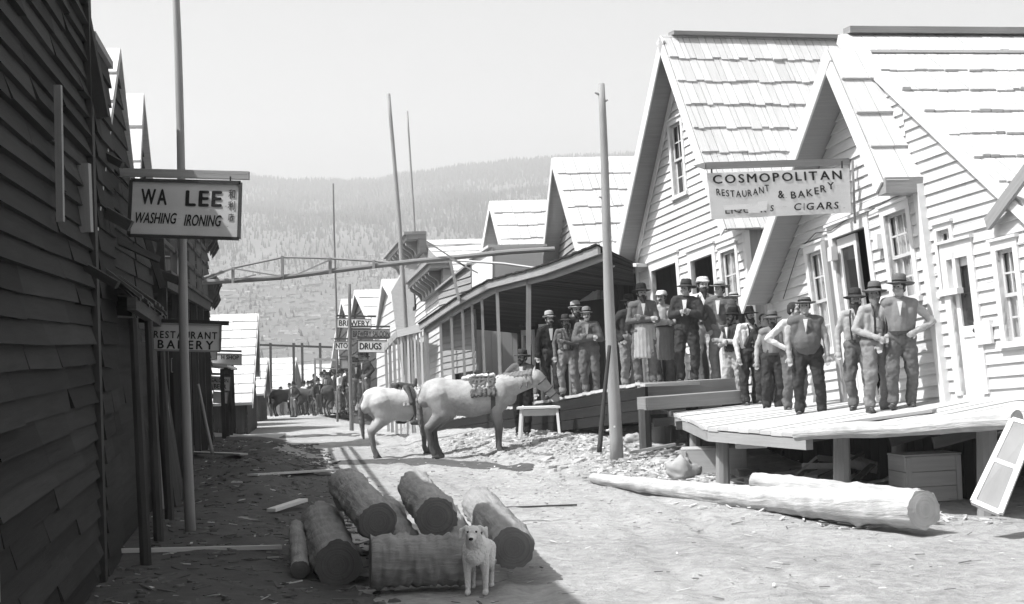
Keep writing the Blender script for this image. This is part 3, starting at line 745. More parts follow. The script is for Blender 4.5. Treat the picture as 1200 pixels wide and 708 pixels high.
# ---- the boardwalk / decks of the right row
def deckB_z(x, y): return EYE - (.82 + .082 * max(0, y - 28) - .00 * x)
def decks():
    root = empty('boardwalk', (1.2, 33, .0), 'raised plank boardwalk under the long porch where most of the men stand', 'boardwalk')
    poly = [(2.1, 27.6), (3.72, 28.4), (3.9, 29.9), (2.31, 34.9), (1.3, 38.2), (-.75, 43.8), (-2.25, 43.4)]
    mb = MB(); planked(mb, poly, deckB_z, (.96, .28)); mk('deck', mb, M_DECK, root)
    fs = MB()
    def fascia(m, a, b, zf, h0, h1, t=.05, gap=.01, rows=2, off=0):
        a, b = V((a[0], a[1], 0)), V((b[0], b[1], 0)); nn = (b - a).normalized().cross(V((0, 0, 1)))
        for i in range(rows):
            z0 = h0 + (h1 - h0) * i / rows; z1 = h0 + (h1 - h0) * (i + 1) / rows - gap
            A0 = a + V((0, 0, zf(a.x, a.y))); B0 = b + V((0, 0, zf(b.x, b.y)))
            m.hexa([A0 + V((0, 0, -z1)), B0 + V((0, 0, -z1)), B0 + V((0, 0, -z1)) + nn * t, A0 + V((0, 0, -z1)) + nn * t, A0 + V((0, 0, -z0)), B0 + V((0, 0, -z0)), B0 + V((0, 0, -z0)) + nn * t, A0 + V((0, 0, -z0)) + nn * t])
    fascia(fs, (2.1, 27.62), (-2.25, 43.4), deckB_z, .06, .62, rows=3)
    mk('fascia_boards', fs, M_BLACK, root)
    # stepped beams at the near end
    b1 = MB(); A = P(751, 451, 27.75); B = P(865, 444, 28.3); b1.bar(A + V((0, .12, -.13)), B + V((0, .12, -.13)), .26, .29); mk('end_beam', b1, M_GREYW, root)
    b2 = MB(); A = P(753, 465.5, 27.2); B = P(869, 457, 27.75); b2.bar(A + V((0, .12, -.11)), B + V((0, .12, -.11)), .42, .2); mk('step', b2, M_GREYW, root)
    for x in (.02, .5, .98):
        b3 = MB(); q = (A * (1 - x) + B * x); b3.tube([q + V((0, .14, -.2)), V((q.x, q.y + .14, -.1))], .1, 8)
        mk('post', b3, M_DARK, root)
    # restaurant deck
    r2 = empty('plank_deck', (3.6, 24, .0), 'broad bright plank deck on posts in front of the restaurant', 'deck')
    poly = [(2.48, 29.2), (2.56, 23.1), (3.5, 20.8), (5.18, 17.9), (6.9, 17.4), (cx_line(21.7) + .05, 21.7), (cx_line(28) + .05, 28), (3.75, 28.05), (3.55, 28.0)]
    mb = MB(); planked(mb, poly, deckC_z, (.975, .223), w=.27); mk('deck', mb, M_DECK, r2)
    bm = MB()
    for a, b in (((2.48, 29.2), (2.56, 23.1)), ((2.56, 23.1), (3.5, 20.8))):
        z0, z1 = deckC_z(*a) - .13, deckC_z(*b) - .13
        bm.bar((a[0] + .06, a[1] + .02, z0), (b[0] + .06, b[1] + .02, z1), .1, .14)
    mk('edge_beam', bm, M_RAW, r2)
    for d in np.arange(19.5, 28.6, 1.1):
        jo = MB(); x1 = cx_line(d) - .1; jo.bar((x1 - 2.0 if d > 21 else x1 - 1.2, d, deckC_z(x1 - 2, d) - .14), (x1, d, deckC_z(x1, d) - .14), .09, .13)
        mk('joist', jo, M_DARK, r2)
    for (x, d, w) in ((2.62, 28.6, .09), (2.68, 25.8, .09), (2.78, 23.3, .09), (3.95, 20.9, .1), (5.2, 19.0, .11), (4.9, 22, .09)):
        p = MB(); p.tube([(x, d, -.15), (x + .02, d, deckC_z(x, d) - .12)], [w * 1.1, w], 10, .15, seed=x); mk('post', p, M_POLE, r2)
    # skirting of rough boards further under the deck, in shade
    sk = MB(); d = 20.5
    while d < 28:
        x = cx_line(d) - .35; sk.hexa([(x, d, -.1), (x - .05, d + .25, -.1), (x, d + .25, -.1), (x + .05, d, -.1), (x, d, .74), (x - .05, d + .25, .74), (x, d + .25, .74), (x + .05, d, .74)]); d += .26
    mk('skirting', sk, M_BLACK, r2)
    lg = MB(); a = P(934, 509, 20.7); b = P(1192, 492, 17.8)
    lg.tube([a.lerp(b, t) + V((0, 0, .012 * math.sin(t * 9))) for t in np.linspace(0, 1, 14)], [.085 + .02 * t for t in np.linspace(0, 1, 14)], 12, .2)
    mk('edge_log', lg, M_BARKL, r2)
    pl = MB(); a = P(937, 494, 21.4); b = P(1095, 481, 20.6); a.z = deckC_z(a.x, a.y) + .02; b.z = deckC_z(b.x, b.y) + .02
    pl.bar(a, b, .22, .035); mk('loose_plank', pl, M_GREYW, None, label='long grey loose plank lying on the bright deck below the bearded man', cat='plank')
decks()

# ---- the long porch roof and its posts
def porch():
    root = empty('porch', (0, 36, 1.5), 'long plank porch roof on slender posts sheltering the boardwalk', 'porch')
    E = [P(706, 288, 29.5), P(640, 313, 32.5), P(576, 330, 36.5), P(536, 352, 39.6), P(495, 380, 42.9)]
    inn = V((.96, .28, 0)) * 1.0
    def inw(p):
        xi = 2.12 + (p.y - 29.5) * .085 if p.y < 35 else 12.45 - .284 * p.y - .02
        return V((xi - p.x, .28 * (xi - p.x), -.33))
    mb = MB()
    for a, b in zip(E, E[1:]):
        L = (b - a).length; k = 0
        while k < L - .01:
            q = min(k + .26, L); t0, t1 = (k + .006) / L, (q - .003) / L
            p0, p1 = a.lerp(b, t0), a.lerp(b, t1); z = V((0, 0, random.uniform(0, .015)))
            out = -inn.normalized() * .12
            i0, i1 = inw(p0), inw(p1); mb.hexa([p0 + out + z, p1 + out + z, p1 + i1 + z, p0 + i0 + z, p0 + out + z + V((0, 0, .03)), p1 + out + z + V((0, 0, .03)), p1 + i1 + z + V((0, 0, .03)), p0 + i0 + z + V((0, 0, .03))]); k = q
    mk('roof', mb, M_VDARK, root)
    eb = MB()
    for a, b in zip(E, E[1:]): eb.bar(a + V((-.06, 0, -.06)), b + V((-.06, 0, -.06)), .05, .17)
    mk('eave_board', eb, M_POLE, root)
    bm = MB()
    for a, b in zip(E, E[1:]): bm.bar(a + V((.08, 0, -.17)), b + V((.08, 0, -.17)), .1, .12)
    mk('beam', bm, M_GREYW, root)
    # posts: x at top, depth
    def epoint(d):
        for a, b in zip(E, E[1:]):
            if a.y <= d <= b.y: return a.lerp(b, (d - a.y) / (b.y - a.y))
        return E[-1]
    for d, w in ((33.9, .1), (36.3, .07), (37.6, .06), (38.5, .06), (39.4, .06), (40.4, .06), (41.4, .06), (42.7, .07)):
        p = epoint(d); b = MB(); x = p.x + .06; lean = -.1 if d < 34 else 0
        b.bar((x + lean, d, deckB_z(x, d)), (x, d, p.z - .1), w, w, up=(0, 1, 0)); mk('post', b, M_POLE if d < 42.8 else M_RAW, root)
    p = MB(); q = E[0]; x = 1.72; p.bar((x, 29.6, deckB_z(x, 29.6)), (x, 29.6, q.z - .1), .07, .07, up=(0, 1, 0)); mk('post', p, M_GREYW, root)
    # near end wall of rough vertical boards between the porch and the tall house
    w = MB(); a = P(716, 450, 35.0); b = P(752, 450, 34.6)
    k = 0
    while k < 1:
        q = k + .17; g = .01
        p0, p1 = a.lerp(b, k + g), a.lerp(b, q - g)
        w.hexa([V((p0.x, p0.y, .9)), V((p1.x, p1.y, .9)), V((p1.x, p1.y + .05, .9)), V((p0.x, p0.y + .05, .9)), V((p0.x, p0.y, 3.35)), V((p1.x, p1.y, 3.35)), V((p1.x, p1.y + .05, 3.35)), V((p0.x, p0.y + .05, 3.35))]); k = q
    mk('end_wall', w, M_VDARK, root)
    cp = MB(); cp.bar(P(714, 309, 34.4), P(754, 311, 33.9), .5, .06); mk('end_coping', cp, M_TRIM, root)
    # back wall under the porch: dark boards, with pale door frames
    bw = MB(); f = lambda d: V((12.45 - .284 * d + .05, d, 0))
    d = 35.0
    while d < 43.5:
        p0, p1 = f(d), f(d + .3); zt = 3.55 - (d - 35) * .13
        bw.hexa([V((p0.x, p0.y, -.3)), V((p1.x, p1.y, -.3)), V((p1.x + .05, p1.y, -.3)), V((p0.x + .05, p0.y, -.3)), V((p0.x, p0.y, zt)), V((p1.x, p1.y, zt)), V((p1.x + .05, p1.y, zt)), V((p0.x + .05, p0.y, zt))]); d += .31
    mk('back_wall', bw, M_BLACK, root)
    for d in (38.4, 40.6, 42.1):
        x = f(d).x - .04; df = MB(); z0 = deckB_z(x, d)
        e = V((-.273, .962, 0))
        b0 = V((x, d, z0))
        for (u0, u1, h0, h1) in ((0, .12, 0, 2.0), (.9, 1.02, 0, 2.0), (0, 1.02, 2.0, 2.14)):
            df.box(b0 + e * ((u0 + u1) / 2) + V((0, 0, (h0 + h1) / 2)), e * ((u1 - u0) / 2), V((.96, .28, 0)) * .03, V((0, 0, (h1 - h0) / 2)))
        mk('door_frame', df, M_TRIM, root)
porch()
def low_porch():
    root = empty('low_porch', (-3.2, 46.5, -.4), 'short low porch with close set slats beyond the long porch', 'porch')
    a, b = P(466, 391, 46), P(497, 383.5, 45.2); c = P(452, 407, 52)
    a2, c2 = V((b.x, b.y, b.z)), c + (b - a)
    m = MB(); m.hexa([a, a2, c2, c, a + V((0, 0, .05)), a2 + V((0, 0, .05)), c2 + V((0, 0, .05)), c + V((0, 0, .05))]); mk('roof', m, M_GREYW, root)
    m = MB(); m.bar(a, b, .06, .2); m.bar(a, c, .06, .2); mk('eave_board', m, M_RAW, root)
    for i, x in enumerate(np.linspace(0, 1, 9)):
        q = a.lerp(a2, x) + V((0, .1, 0)); m = MB(); m.bar((q.x, q.y, -1.0), (q.x, q.y, q.z - .1), .055, .055, up=(0, 1, 0)); mk('slat', m, M_TRIM if i % 2 else M_RAW, root)
    for t in (.3, .65, 1):
        q = a.lerp(c, t); m = MB(); m.bar((q.x, q.y, -1.0), (q.x, q.y, q.z), .08, .08, up=(0, 1, 0)); mk('post', m, M_RAW, root)
low_porch()
# ---- far houses of the right row
gabled('far_house', 'white house with a steep narrow gable just beyond the false fronted building', 'house', (474, 372, 53.6), (441, 395, 58.6), (450, 331, 56.0), -1, 4, M_WHITE2, M_SHAKE, ov=.2, coarse=2, group='far houses down the street', zb=-1.2, course=.9)
gabled('far_house', 'pale roofed house behind the brewery sign', 'house', (441, 392, 62), (409, 398, 70), (418, 343, 66), -1, 6, M_DARK, M_SHAKE, ov=.2, coarse=2.2, group='far houses down the street', zb=-1.6, course=.9)
gabled('far_house', 'small pale roofed house left of the brewery sign, nearly hidden by it', 'house', (418, 392, 76), (397, 398, 84), (405, 353, 80), -1, 6, M_DARK, M_SHAKE, ov=.2, coarse=2.5, group='far houses down the street', zb=-1.8, course=.9)
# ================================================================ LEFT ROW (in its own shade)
def lx(d): return -1.6 - .14 * d
def lpt(d, z, k=0):
    """point on the left facade line, k metres out to the street"""
    return V((lx(d) + k * .99, d + k * .139, z))
def lz(x, y, d): return P(x, y, d).z
def lwall(mb, d0, d1, z0, z1, step=.2, k=0, jit=.012):
    """horizontal lapped boards"""
    z = z0; rg = random.Random(int(d0 * 10))
    while z < z1:
        q = min(z + step, z1); a = d0; first = True
        while a < d1 - .01:
            b = min(a + (rg.uniform(.4, 2.4) if first else rg.uniform(1.4, 3.4)), d1); first = False
            if d1 - b < .4: b = d1
            j = rg.uniform(0, jit * 2); e = rg.uniform(-.012, .012)
            mb.hexa([lpt(a + .004, z + e, k - .06), lpt(b - .004, z - e, k - .06), lpt(b - .004, z - e, k + .03 + j), lpt(a + .004, z + e, k + .03 + j), lpt(a + .004, q + .01, k - .06), lpt(b - .004, q + .01, k - .06), lpt(b - .004, q + .01, k + .004), lpt(a + .004, q + .01, k + .004)])
            a = b
        z = q
def lbox(mb, d0, d1, z0, z1, k0, k1, r=None):
    mb.hexa([lpt(d0, z0, k0), lpt(d1, z0, k0), lpt(d1, z0, k1), lpt(d0, z0, k1), lpt(d0, z1, k0), lpt(d1, z1, k0), lpt(d1, z1, k1), lpt(d0, z1, k1)], r)
def left_shop():
    root = empty('laundry_building', lpt(11, 0, -3), 'tall dark clapboard building filling the left edge of the view', 'building')
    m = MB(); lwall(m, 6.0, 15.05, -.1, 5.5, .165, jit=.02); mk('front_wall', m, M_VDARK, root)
    
    for a in (14.95, 6): m = MB(); lbox(m, a, a + .1, -.1, 5.6, -5.9, -.07); mk('side_wall', m, M_DARK, root)
    m = MB(); lbox(m, 5.9, 15.15, 5.6, 5.72, -6.1, .05); mk('roof', m, M_SHAKE2, root)
    m = MB(); lbox(m, 14.85, 15.07, 0, 5.6, .02, .07); mk('corner_board', m, M_DARK, root)
    for d in (8.2,):
        m = MB()
        for (a, b, p, q) in ((0, .12, .9, 2.5), (.9, 1.02, .9, 2.5), (0, 1.02, 2.5, 2.62), (0, 1.02, .82, .9)): lbox(m, d + a, d + b, p, q, .03, .08)
        w = mk('window', m, M_GREYW, root)
        m = MB(); lbox(m, d + .12, d + .9, .9, 2.5, .031, .045); mk('pane', m, M_PANE, w)
left_shop()
def left_gable(d0, d1, da, ze0, ze1, za, L, label, sidem, roofm=M_SHAKE, ov=.32, ops=()):
    root = empty('left_row_building', lpt((d0 + d1) / 2, 0, -L / 2), label, 'building', 'dark gabled buildings on the shaded left side')
    fr = Frame(lpt(d0, 0), V((-.139, .99, 0)), V((0, 0, 1)), V((.99, .139, 0)))
    q = lambda d: (lpt(d, 0) - fr.o).dot(fr.e1)
    m = MB(); siding(m, fr, [(0, 0), (q(d1), 0), (q(d1), ze1), (q(da), za), (0, ze0)], list(ops), course=.2); mk('front_wall', m, sidem, root)
    for a, b, c in ((d0, d0 + .06, ze0), (d1 - .06, d1, ze1)): m = MB(); lbox(m, a, b, 0, c, -L, -.06); mk('side_wall', m, sidem, root)
    m = MB(); m.prism([lpt(d0, 0, -L), lpt(d1, 0, -L), lpt(d1, ze1, -L), lpt(da, za, -L), lpt(d0, ze0, -L)], V((-.06, 0, 0))); mk('rear_wall', m, sidem, root)
    m = MB()
    for dd, ze in ((d0 - .25, ze0 - .25 * (za - ze0) / (da - d0)), (d1 + .25, ze1 - .25 * (za - ze1) / (d1 - da))):
        shakes(m, lpt(da, za + .08, ov), lpt(da, za + .08, -L), lpt(dd, ze + .08, -L), lpt(dd, ze + .08, ov), course=.62, wmin=.18, wmax=.34)
    ro = mk('roof', m, roofm, root)
    return root
def flat_front():
    root = empty('false_front_shop', lpt(16.3, 0, -3), 'dark flat topped false front wedged between the nearest building and the first gable', 'shop')
    zt = lz(122, 74, 16.4)
    m = MB(); lwall(m, 15.15, 16.7, -.1, zt, .21, k=.05, jit=.004); mk('front_wall', m, M_VDARK, root)
    m = MB(); lbox(m, 16.65, 16.7, -.1, zt, -1.2, -.0); mk('side_wall', m, M_VDARK, root)
    m = MB(); lbox(m, 15.1, 16.75, zt, zt + .07, -1.2, .1); mk('coping', m, M_GREYW, root)
flat_front()
def ragged():
    rg = random.Random(8)
    for i, (d, z0, z1, k) in enumerate(((15.0, 4.2, 5.3, .16), (15.9, 3.3, 3.5, .3), (16.2, 3.9, 4.05, .22), (17.6, 3.1, 3.3, .4), (19.0, 3.4, 3.5, .34), (20.8, 2.9, 3.9, .25), (22.2, 3.0, 3.2, .45), (14.4, 2.7, 2.9, .3))):
        m = MB(); m.bar(lpt(d, z1, -.02), lpt(d + rg.uniform(-.2, .4), z0, k), .05, rg.uniform(.05, .12)); mk('bracket_board', m, M_DARK, None, label='rough board bracket jutting from the shaded left fronts', cat='board', group='board brackets on the left fronts')
ragged()
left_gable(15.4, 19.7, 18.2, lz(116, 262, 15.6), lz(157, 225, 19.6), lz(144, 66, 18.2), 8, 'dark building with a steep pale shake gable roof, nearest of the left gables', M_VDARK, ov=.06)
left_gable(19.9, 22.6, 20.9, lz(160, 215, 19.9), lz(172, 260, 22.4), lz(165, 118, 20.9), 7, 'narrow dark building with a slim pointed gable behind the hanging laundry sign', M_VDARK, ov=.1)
def awning():
    root = empty('awning', lpt(18.7, 0, .6), 'sagging dark plank awning on crooked posts along the shaded left buildings', 'awning')
    m = MB(); d = 15.6; 
    while d < 19.4:
        w = random.uniform(.16, .3); z = 2.95 - .03 * (d - 15.6) + random.uniform(-.03, .03); o = random.uniform(-.12, .14)
        m.hexa([lpt(d, z, -.0), lpt(d + w - .02, z, -.0), lpt(d + w - .02, z - .32, .36 + o * .6), lpt(d, z - .32, .36 + o * .6), lpt(d, z + .03, 0), lpt(d + w - .02, z + .03, 0), lpt(d + w - .02, z - .29, .36 + o * .6), lpt(d, z - .29, .36 + o * .6)]); d += w
    mk('roof', m, M_DARK, root)
    m = MB(); m.bar(lpt(15.6, 2.58, .3), lpt(19.5, 2.45, .3), .08, .12); mk('beam', m, M_DARK, root)
    for d, l in ((15.8, .05), (17.7, -.08), (19.4, .1)):
        m = MB(); m.tube([lpt(d + l, -.1, .34), lpt(d + l * .3, 1.2, .32), lpt(d, 2.45, .3)], [.055, .05, .045], 8, .2); mk('post', m, M_DARK, root)
awning()
def clutter():
    rg = random.Random(4)
    for i in range(9):
        d = 21.2 + i * .16 + rg.uniform(-.05, .05); a = lpt(d, gz(lx(d) + .5, d), rg.uniform(.1, .35)); b = lpt(d + rg.uniform(-.3, .3), rg.uniform(1.7, 2.5), .06)
        m = MB(); m.bar(a, b, rg.uniform(.1, .2), .03); mk('leaning_board', m, M_GREYW if i % 4 == 0 else M_DARK, None, label='rough board leaning in the stack against the shaded left wall', cat='board', group='boards leaning on the left wall')
    for i, (x0, x1, y0, y1, d) in enumerate(((188, 209, 300, 330, 27), (160, 178, 392, 400, 20.4), (201, 214, 420, 436, 27.5))):
        board_sign('small_board', ('small dark notice board hung high under the balcony', 'narrow pale slat fixed under the awning edge', 'little dark board hung low near the foot of the tall left pole')[i], ((x0, y0), (x1, y0 + 1), (x1, y1), (x0, y1)), d, [], (M_DARK, M_GREYW, M_DARK)[i], frame=.015, cat='board')
def balcony():
    root = empty('balcony_building', lpt(29, 0, -3), 'dark two storey building with an open railed balcony above the street', 'building')
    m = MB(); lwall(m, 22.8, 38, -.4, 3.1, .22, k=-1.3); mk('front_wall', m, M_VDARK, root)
    m = MB(); lbox(m, 22.8, 22.9, -.3, 3.1, -6, -1.37); lbox(m, 37.9, 38, -.4, 3.1, -6, -1.37); lbox(m, 22.8, 38, -.3, 3.1, -6.1, -6); mk('side_wall', m, M_VDARK, root)
    m = MB(); d = 22.8
    while d < 38: lbox(m, d, d + .26, 3.15, 3.2, -6, .25); d += .27
    mk('balcony_floor', m, M_DARK, root)
    m = MB(); lbox(m, 22.7, 38.1, 2.97, 3.15, .12, .2); lbox(m, 22.7, 38.1, 2.97, 3.15, -1.2, -1.12)
    for d in np.arange(22.8, 38.1, 1.9): lbox(m, d, d + .08, 2.99, 3.14, -1.1, .1)
    mk('beam', m, M_DARK, root)
    for d in np.arange(22.9, 38.2, 3.0):
        m = MB(); lbox(m, d, d + .12, -.35, 2.97, .05, .17); mk('post', m, M_DARK, root)
        for k in (.06, -2.4): m = MB(); lbox(m, d, d + .11, 3.2, 4.35, k, k + .1); mk('balcony_post', m, M_DARK, root)
    m = MB()
    for z in (3.6, 4.0, 4.3): lbox(m, 22.9, 38, z, z + .07, .09, .14)
    for z in (3.6, 4.0, 4.3): lbox(m, 22.9, 38, z, z + .06, -2.37, -2.33)
    for d in (22.95, 37.9):
        for z in (3.62, 4.02, 4.32): lbox(m, d, d + .05, z, z + .06, -2.3, .08)
    mk('railing', m, M_DARK, root)
    for d in (22.93, 28.95, 34.95): m = MB(); m.bar(lpt(d, 2.2, .1), lpt(d + .8, 2.97, .1), .07, .07); mk('brace', m, M_DARK, root)
balcony()
def left_front():
    root = empty('false_front_shop', lpt(40, 0, -3), 'dark narrow false front with scrolled brackets beside the end of the overhead truss', 'shop')
    zt = lz(238, 262, 39.5)
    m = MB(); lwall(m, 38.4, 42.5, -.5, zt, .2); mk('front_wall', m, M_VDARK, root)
    for a in (38.4, 42.4): m = MB(); lbox(m, a, a + .1, -.5, zt - .31, -5, -.07); mk('side_wall', m, M_VDARK, root)
    m = MB(); lbox(m, 38.4, 42.5, zt - .3, zt - .2, -5, -.07); mk('roof', m, M_DARK, root)
    for z in (zt - .05, lz(240, 330, 39.5)):
        m = MB(); lbox(m, 38.2, 42.7, z - .02, z + .08, -.05, .34); lbox(m, 38.25, 42.6, z - .3, z - .02, .03, .14); c = mk('cornice', m, M_DARK, root)
        for d in (38.3, 39.7, 41.1, 42.4):
            m = MB(); m.prism([lpt(d, z - .02, .12), lpt(d, z - .02, .32), lpt(d, z - .18, .26), lpt(d, z - .36, .3), lpt(d, z - .5, .22), lpt(d, z - .62, .12)], V((-.01, .1, 0))); mk('bracket', m, M_DARK, c)
left_front()
# low shop further on, its sign boards hung out
def left_low():
    root = empty('low_shop', lpt(47, -.4, -3), 'low dark shop behind the cluster of small hanging signs', 'shop')
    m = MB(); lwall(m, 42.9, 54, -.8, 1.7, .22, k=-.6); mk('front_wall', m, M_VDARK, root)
    for a in (42.9, 53.9): m = MB(); lbox(m, a, a + .1, -.8, 1.7, -5, -.67); mk('side_wall', m, M_VDARK, root)
    m = MB(); m.hexa([lpt(42.7, 1.65, .4), lpt(54.2, 1.4, .4), lpt(54.2, 2.1, -5), lpt(42.7, 2.35, -5), lpt(42.7, 1.72, .4), lpt(54.2, 1.47, .4), lpt(54.2, 2.17, -5), lpt(42.7, 2.42, -5)]); mk('roof', m, M_SHAKE2, root)
    for d in (43.2, 46.6, 50, 53.6):
        m = MB(); lbox(m, d, d + .1, -.9, 1.6, .2, .3); mk('post', m, M_DARK, root)
left_low()
FH = 'far houses down the street'
gabled('far_house', 'far house on the left with a large bright shake roof behind the hanging signs', 'house', (289, 472, 55.5), (299, 440, 67), (296.5, 371, 62), 1, 9, M_DARK, M_SHAKE, ov=.3, coarse=1.8, group=FH, zb=-1.8, course=.75, tilt=0)
gabled('far_house', 'small far house with a bright roof at the end of the left row', 'house', (304, 462, 84), (312, 462, 92), (308.5, 422, 88), 1, 7, M_DARK, M_SHAKE, ov=.3, coarse=2.2, group=FH, zb=-3, course=.9, tilt=0)
gabled('far_house', 'distant gabled house with a bright roof at the very end of the street', 'house', (335, 461, 108), (352, 465, 119), (342, 421, 113), 1, 5, M_GREYW, M_SHAKE, ov=.3, coarse=2.6, group=FH, zb=-4.5, course=1, tilt=0)
gabled('far_house', 'distant pale roof behind the waiting mules, right of the other end house', 'house', (384, 462, 120), (398, 465, 130), (391, 428, 125), 1, 8, M_WHITE2, M_SHAKE, ov=.3, coarse=2.6, group=FH, zb=-4.5, course=1, tilt=0)
gabled('far_house', 'dull small gabled house between the hanging signs and the far bright roof on the left', 'house', (272, 452, 70), (286, 455, 78), (280, 400, 74), 1, 6, M_DARK, M_SHAKE2, ov=.3, coarse=2.2, group=FH, zb=-2.2, course=.8, tilt=0)
gabled('far_house', 'tiny distant house just left of the thin tall distant pole', 'house', (356, 462, 128), (368, 463, 138), (363, 432, 133), 1, 6, M_GREYW, M_SHAKE2, ov=.3, coarse=2.6, group=FH, zb=-5, course=1, tilt=0)
gabled('far_house', 'pale gabled house over the far crowd at the right of the trestle', 'house', (408, 440, 92), (392, 442, 100), (399, 396, 96), -1, 6, M_WHITE2, M_SHAKE, ov=.25, coarse=2.6, group=FH, zb=-2.6, course=.9)
# vertical pale boards and slim porch posts in the shade
for (x, y0, y1, d, w, lab) in ((91, 425, 560, 16.0, .045, 'slim pale porch post at the dark left edge'), (68, 100, 260, 12.2, .05, 'tall pale pole standing against the nearest dark building'), (98, 192, 272, 14.2, .1, 'short pale board fixed high on the dark left building'), (166, 370, 500, 22.5, .05, 'thin dark porch post before the balcony building')):
    m = MB(); a, b = P(x, y0, d), P(x + (3 if x < 100 else 1), y1, d); k = (lpt(d, 0, .16).x - a.x) if x < 95 else 0
    if y1 > 420: b.z = -.1
    sx = 0; a.x += sx; b.x += sx
    m.bar(a, b, w, w, up=(0, 1, 0)); mk('porch_post' if y1 > 420 else ('pole' if x < 90 else 'wall_board'), m, M_POLE, None, label=lab, cat='post' if y1 > 420 else ('pole' if x < 90 else 'board'))

# ================================================================ SIGNS
def board_sign(name, label, quad, d, lines, m, cat='sign', frame=.02, th=.04, group=None, ink=M_INK, ds=None, dy=None, framem=None):
    """quad: TL,TR,BR,BL pixels at depth(s) d"""
    dd = d if hasattr(d, '__len__') else (d, d)
    TL, TR, BR, BL = P(*quad[0], dd[0]), P(*quad[1], dd[1]), P(*quad[2], dd[1]), P(*quad[3], dd[0])
    n = (TR - TL).cross(TL - BL).normalized()
    if n.y > 0: n = -n
    root = empty(name, (TL + TR + BR + BL) / 4, label, cat, group)
    b = MB(); b.hexa([BL, BR, BR - n * th, BL - n * th, TL, TR, TR - n * th, TL - n * th]); mk('board', b, m, root)
    if frame:
        f = MB(); t = frame
        for p, q in ((TL, TR), (BL, BR), (TL, BL), (TR, BR)): f.bar(p + n * .004, q + n * .004, t, t, up=n)
        mk('frame', f, framem or M_GREYW, root)
    for (s, rect, kw) in lines:
        t = MB(); kw = dict(kw); im = kw.pop('ink', ink); lettering(t, TL, TR, BL, n, s, rect, **kw); mk('lettering', t, im, root)
    return root, TL, TR, BR, BL, n
r, TL, TR, BR, BL, n = board_sign('laundry_sign', 'large hanging sign reading WA LEE, washing and ironing', ((154, 211), (282, 214), (280, 280), (151, 276)), 18,
    [('WA', (.10, .16, .33, .43), dict(bold=.045, arc=lambda q: 0, sp=.2)), ('LEE', (.51, .17, .83, .44), dict(bold=.045, arc=lambda q: 0, sp=.45)), ('.', (.865, .395, .885, .435), {}),
     ('WASHING', (.055, .58, .43, .77), dict(bold=.03, shear=.25)), ('-', (.445, .665, .465, .685), dict(ink=M_INKG)), ('IRONING', (.50, .60, .84, .80), dict(bold=.03, shear=.25)), ('.', (.89, .77, .905, .80), {}),
     ('和', (.895, .13, .955, .29), dict(ink=M_INKG, bold=.01)), ('利', (.895, .34, .955, .49), dict(ink=M_INKG, bold=.01)), ('店', (.90, .56, .95, .69), dict(ink=M_INKG, bold=.01))], M_SIGN, framem=M_DARK, frame=.035)
m = MB(); m.bar(P(118, 201.5, 18.08), P(292, 206, 18.08), .1, .085); mk('beam', m, M_RAW, r)
for x in (170, 270): m = MB(); m.bar(P(x, 207, 18.03), P(x, 214, 18.03), .015, .015, up=(0, 1, 0)); mk('hanger', m, M_IRON, r)
# restaurant sign on the wall bracket
r, TL, TR, BR, BL, n = board_sign('restaurant_sign', 'hanging sign reading COSMOPOLITAN restaurant and bakery', ((829, 203), (995, 197), (997.5, 249), (834, 257)), (23.3, 23.6),
    [('COSMOPOLITAN', (.035, .05, .94, .235), dict(bold=.03, arc=lambda q: 0, sp=.42)), ('RESTAURANT', (.05, .34, .42, .48), dict(bold=.02, arc=lambda q: .13 * math.sin(q * 2.6) - .12 * q)), ('&', (.48, .44, .52, .60), dict(bold=.03)), ('.', (.53, .56, .54, .60), {}),
     ('BAKERY', (.57, .47, .88, .62), dict(bold=.02, arc=lambda q: -.20 * q * q)), ('LIQUOR', (.10, .755, .385, .895), dict(bold=.02, ink=M_INKG, arc=lambda q: 0)), ('S', (.415, .75, .44, .88), dict(bold=.03, shear=.2)) , ('-', (.50, .78, .53, .80), dict(ink=M_INKG)), ('CIGARS', (.585, .73, .90, .88), dict(bold=.02, shear=.15, arc=lambda q: 0)), ('.', (.93, .83, .945, .87), {})], M_SIGN, frame=.0)
pp = MB()  # torn white patches stuck over the third line
for (u0, v0, u1, v1) in ((.085, .71, .27, .81), (.25, .72, .35, .90), (.33, .66, .40, .86)):
    U, W = TR - TL, BL - TL; q = [TL + U * u + W * v + n * .006 for u, v in ((u0, v0), (u1, v0 - .01), (u1 - .01, v1), (u0 + .01, v1 + .01))]
    pp.hexa(q + [p + n * (.002 + u0 * .004) for p in q])
mk('paper_patch', pp, M_TRIM, r)
m = MB(); a, b = P(826, 194.5, 23.3), P(1003, 189.3, 24.0); m.bar(a, b, .09, .09)
t = P(812, 194, 23.26); bb = [a + V((0, .045, .045)), a + V((0, -.045, .045)), a + V((0, -.045, -.045)), a + V((0, .045, -.045))]
k = m.add(bb + [t]); [m.face([k + i, k + (i + 1) % 4, k + 4]) for i in range(4)]
mk('beam', m, M_RAW, r)
for q in (.03, .95): m = MB(); p = TL.lerp(TR, q); m.bar(p, p + V((0, 0, .1)), .02, .02, up=(0, 1, 0)); mk('hanger', m, M_IRON, r)
m = MB(); m.bar(P(999, 188, 23.7), P(1002, 262, 23.72), .03, .03, up=(0, 1, 0)); mk('bracket_rod', m, M_POLE, r)
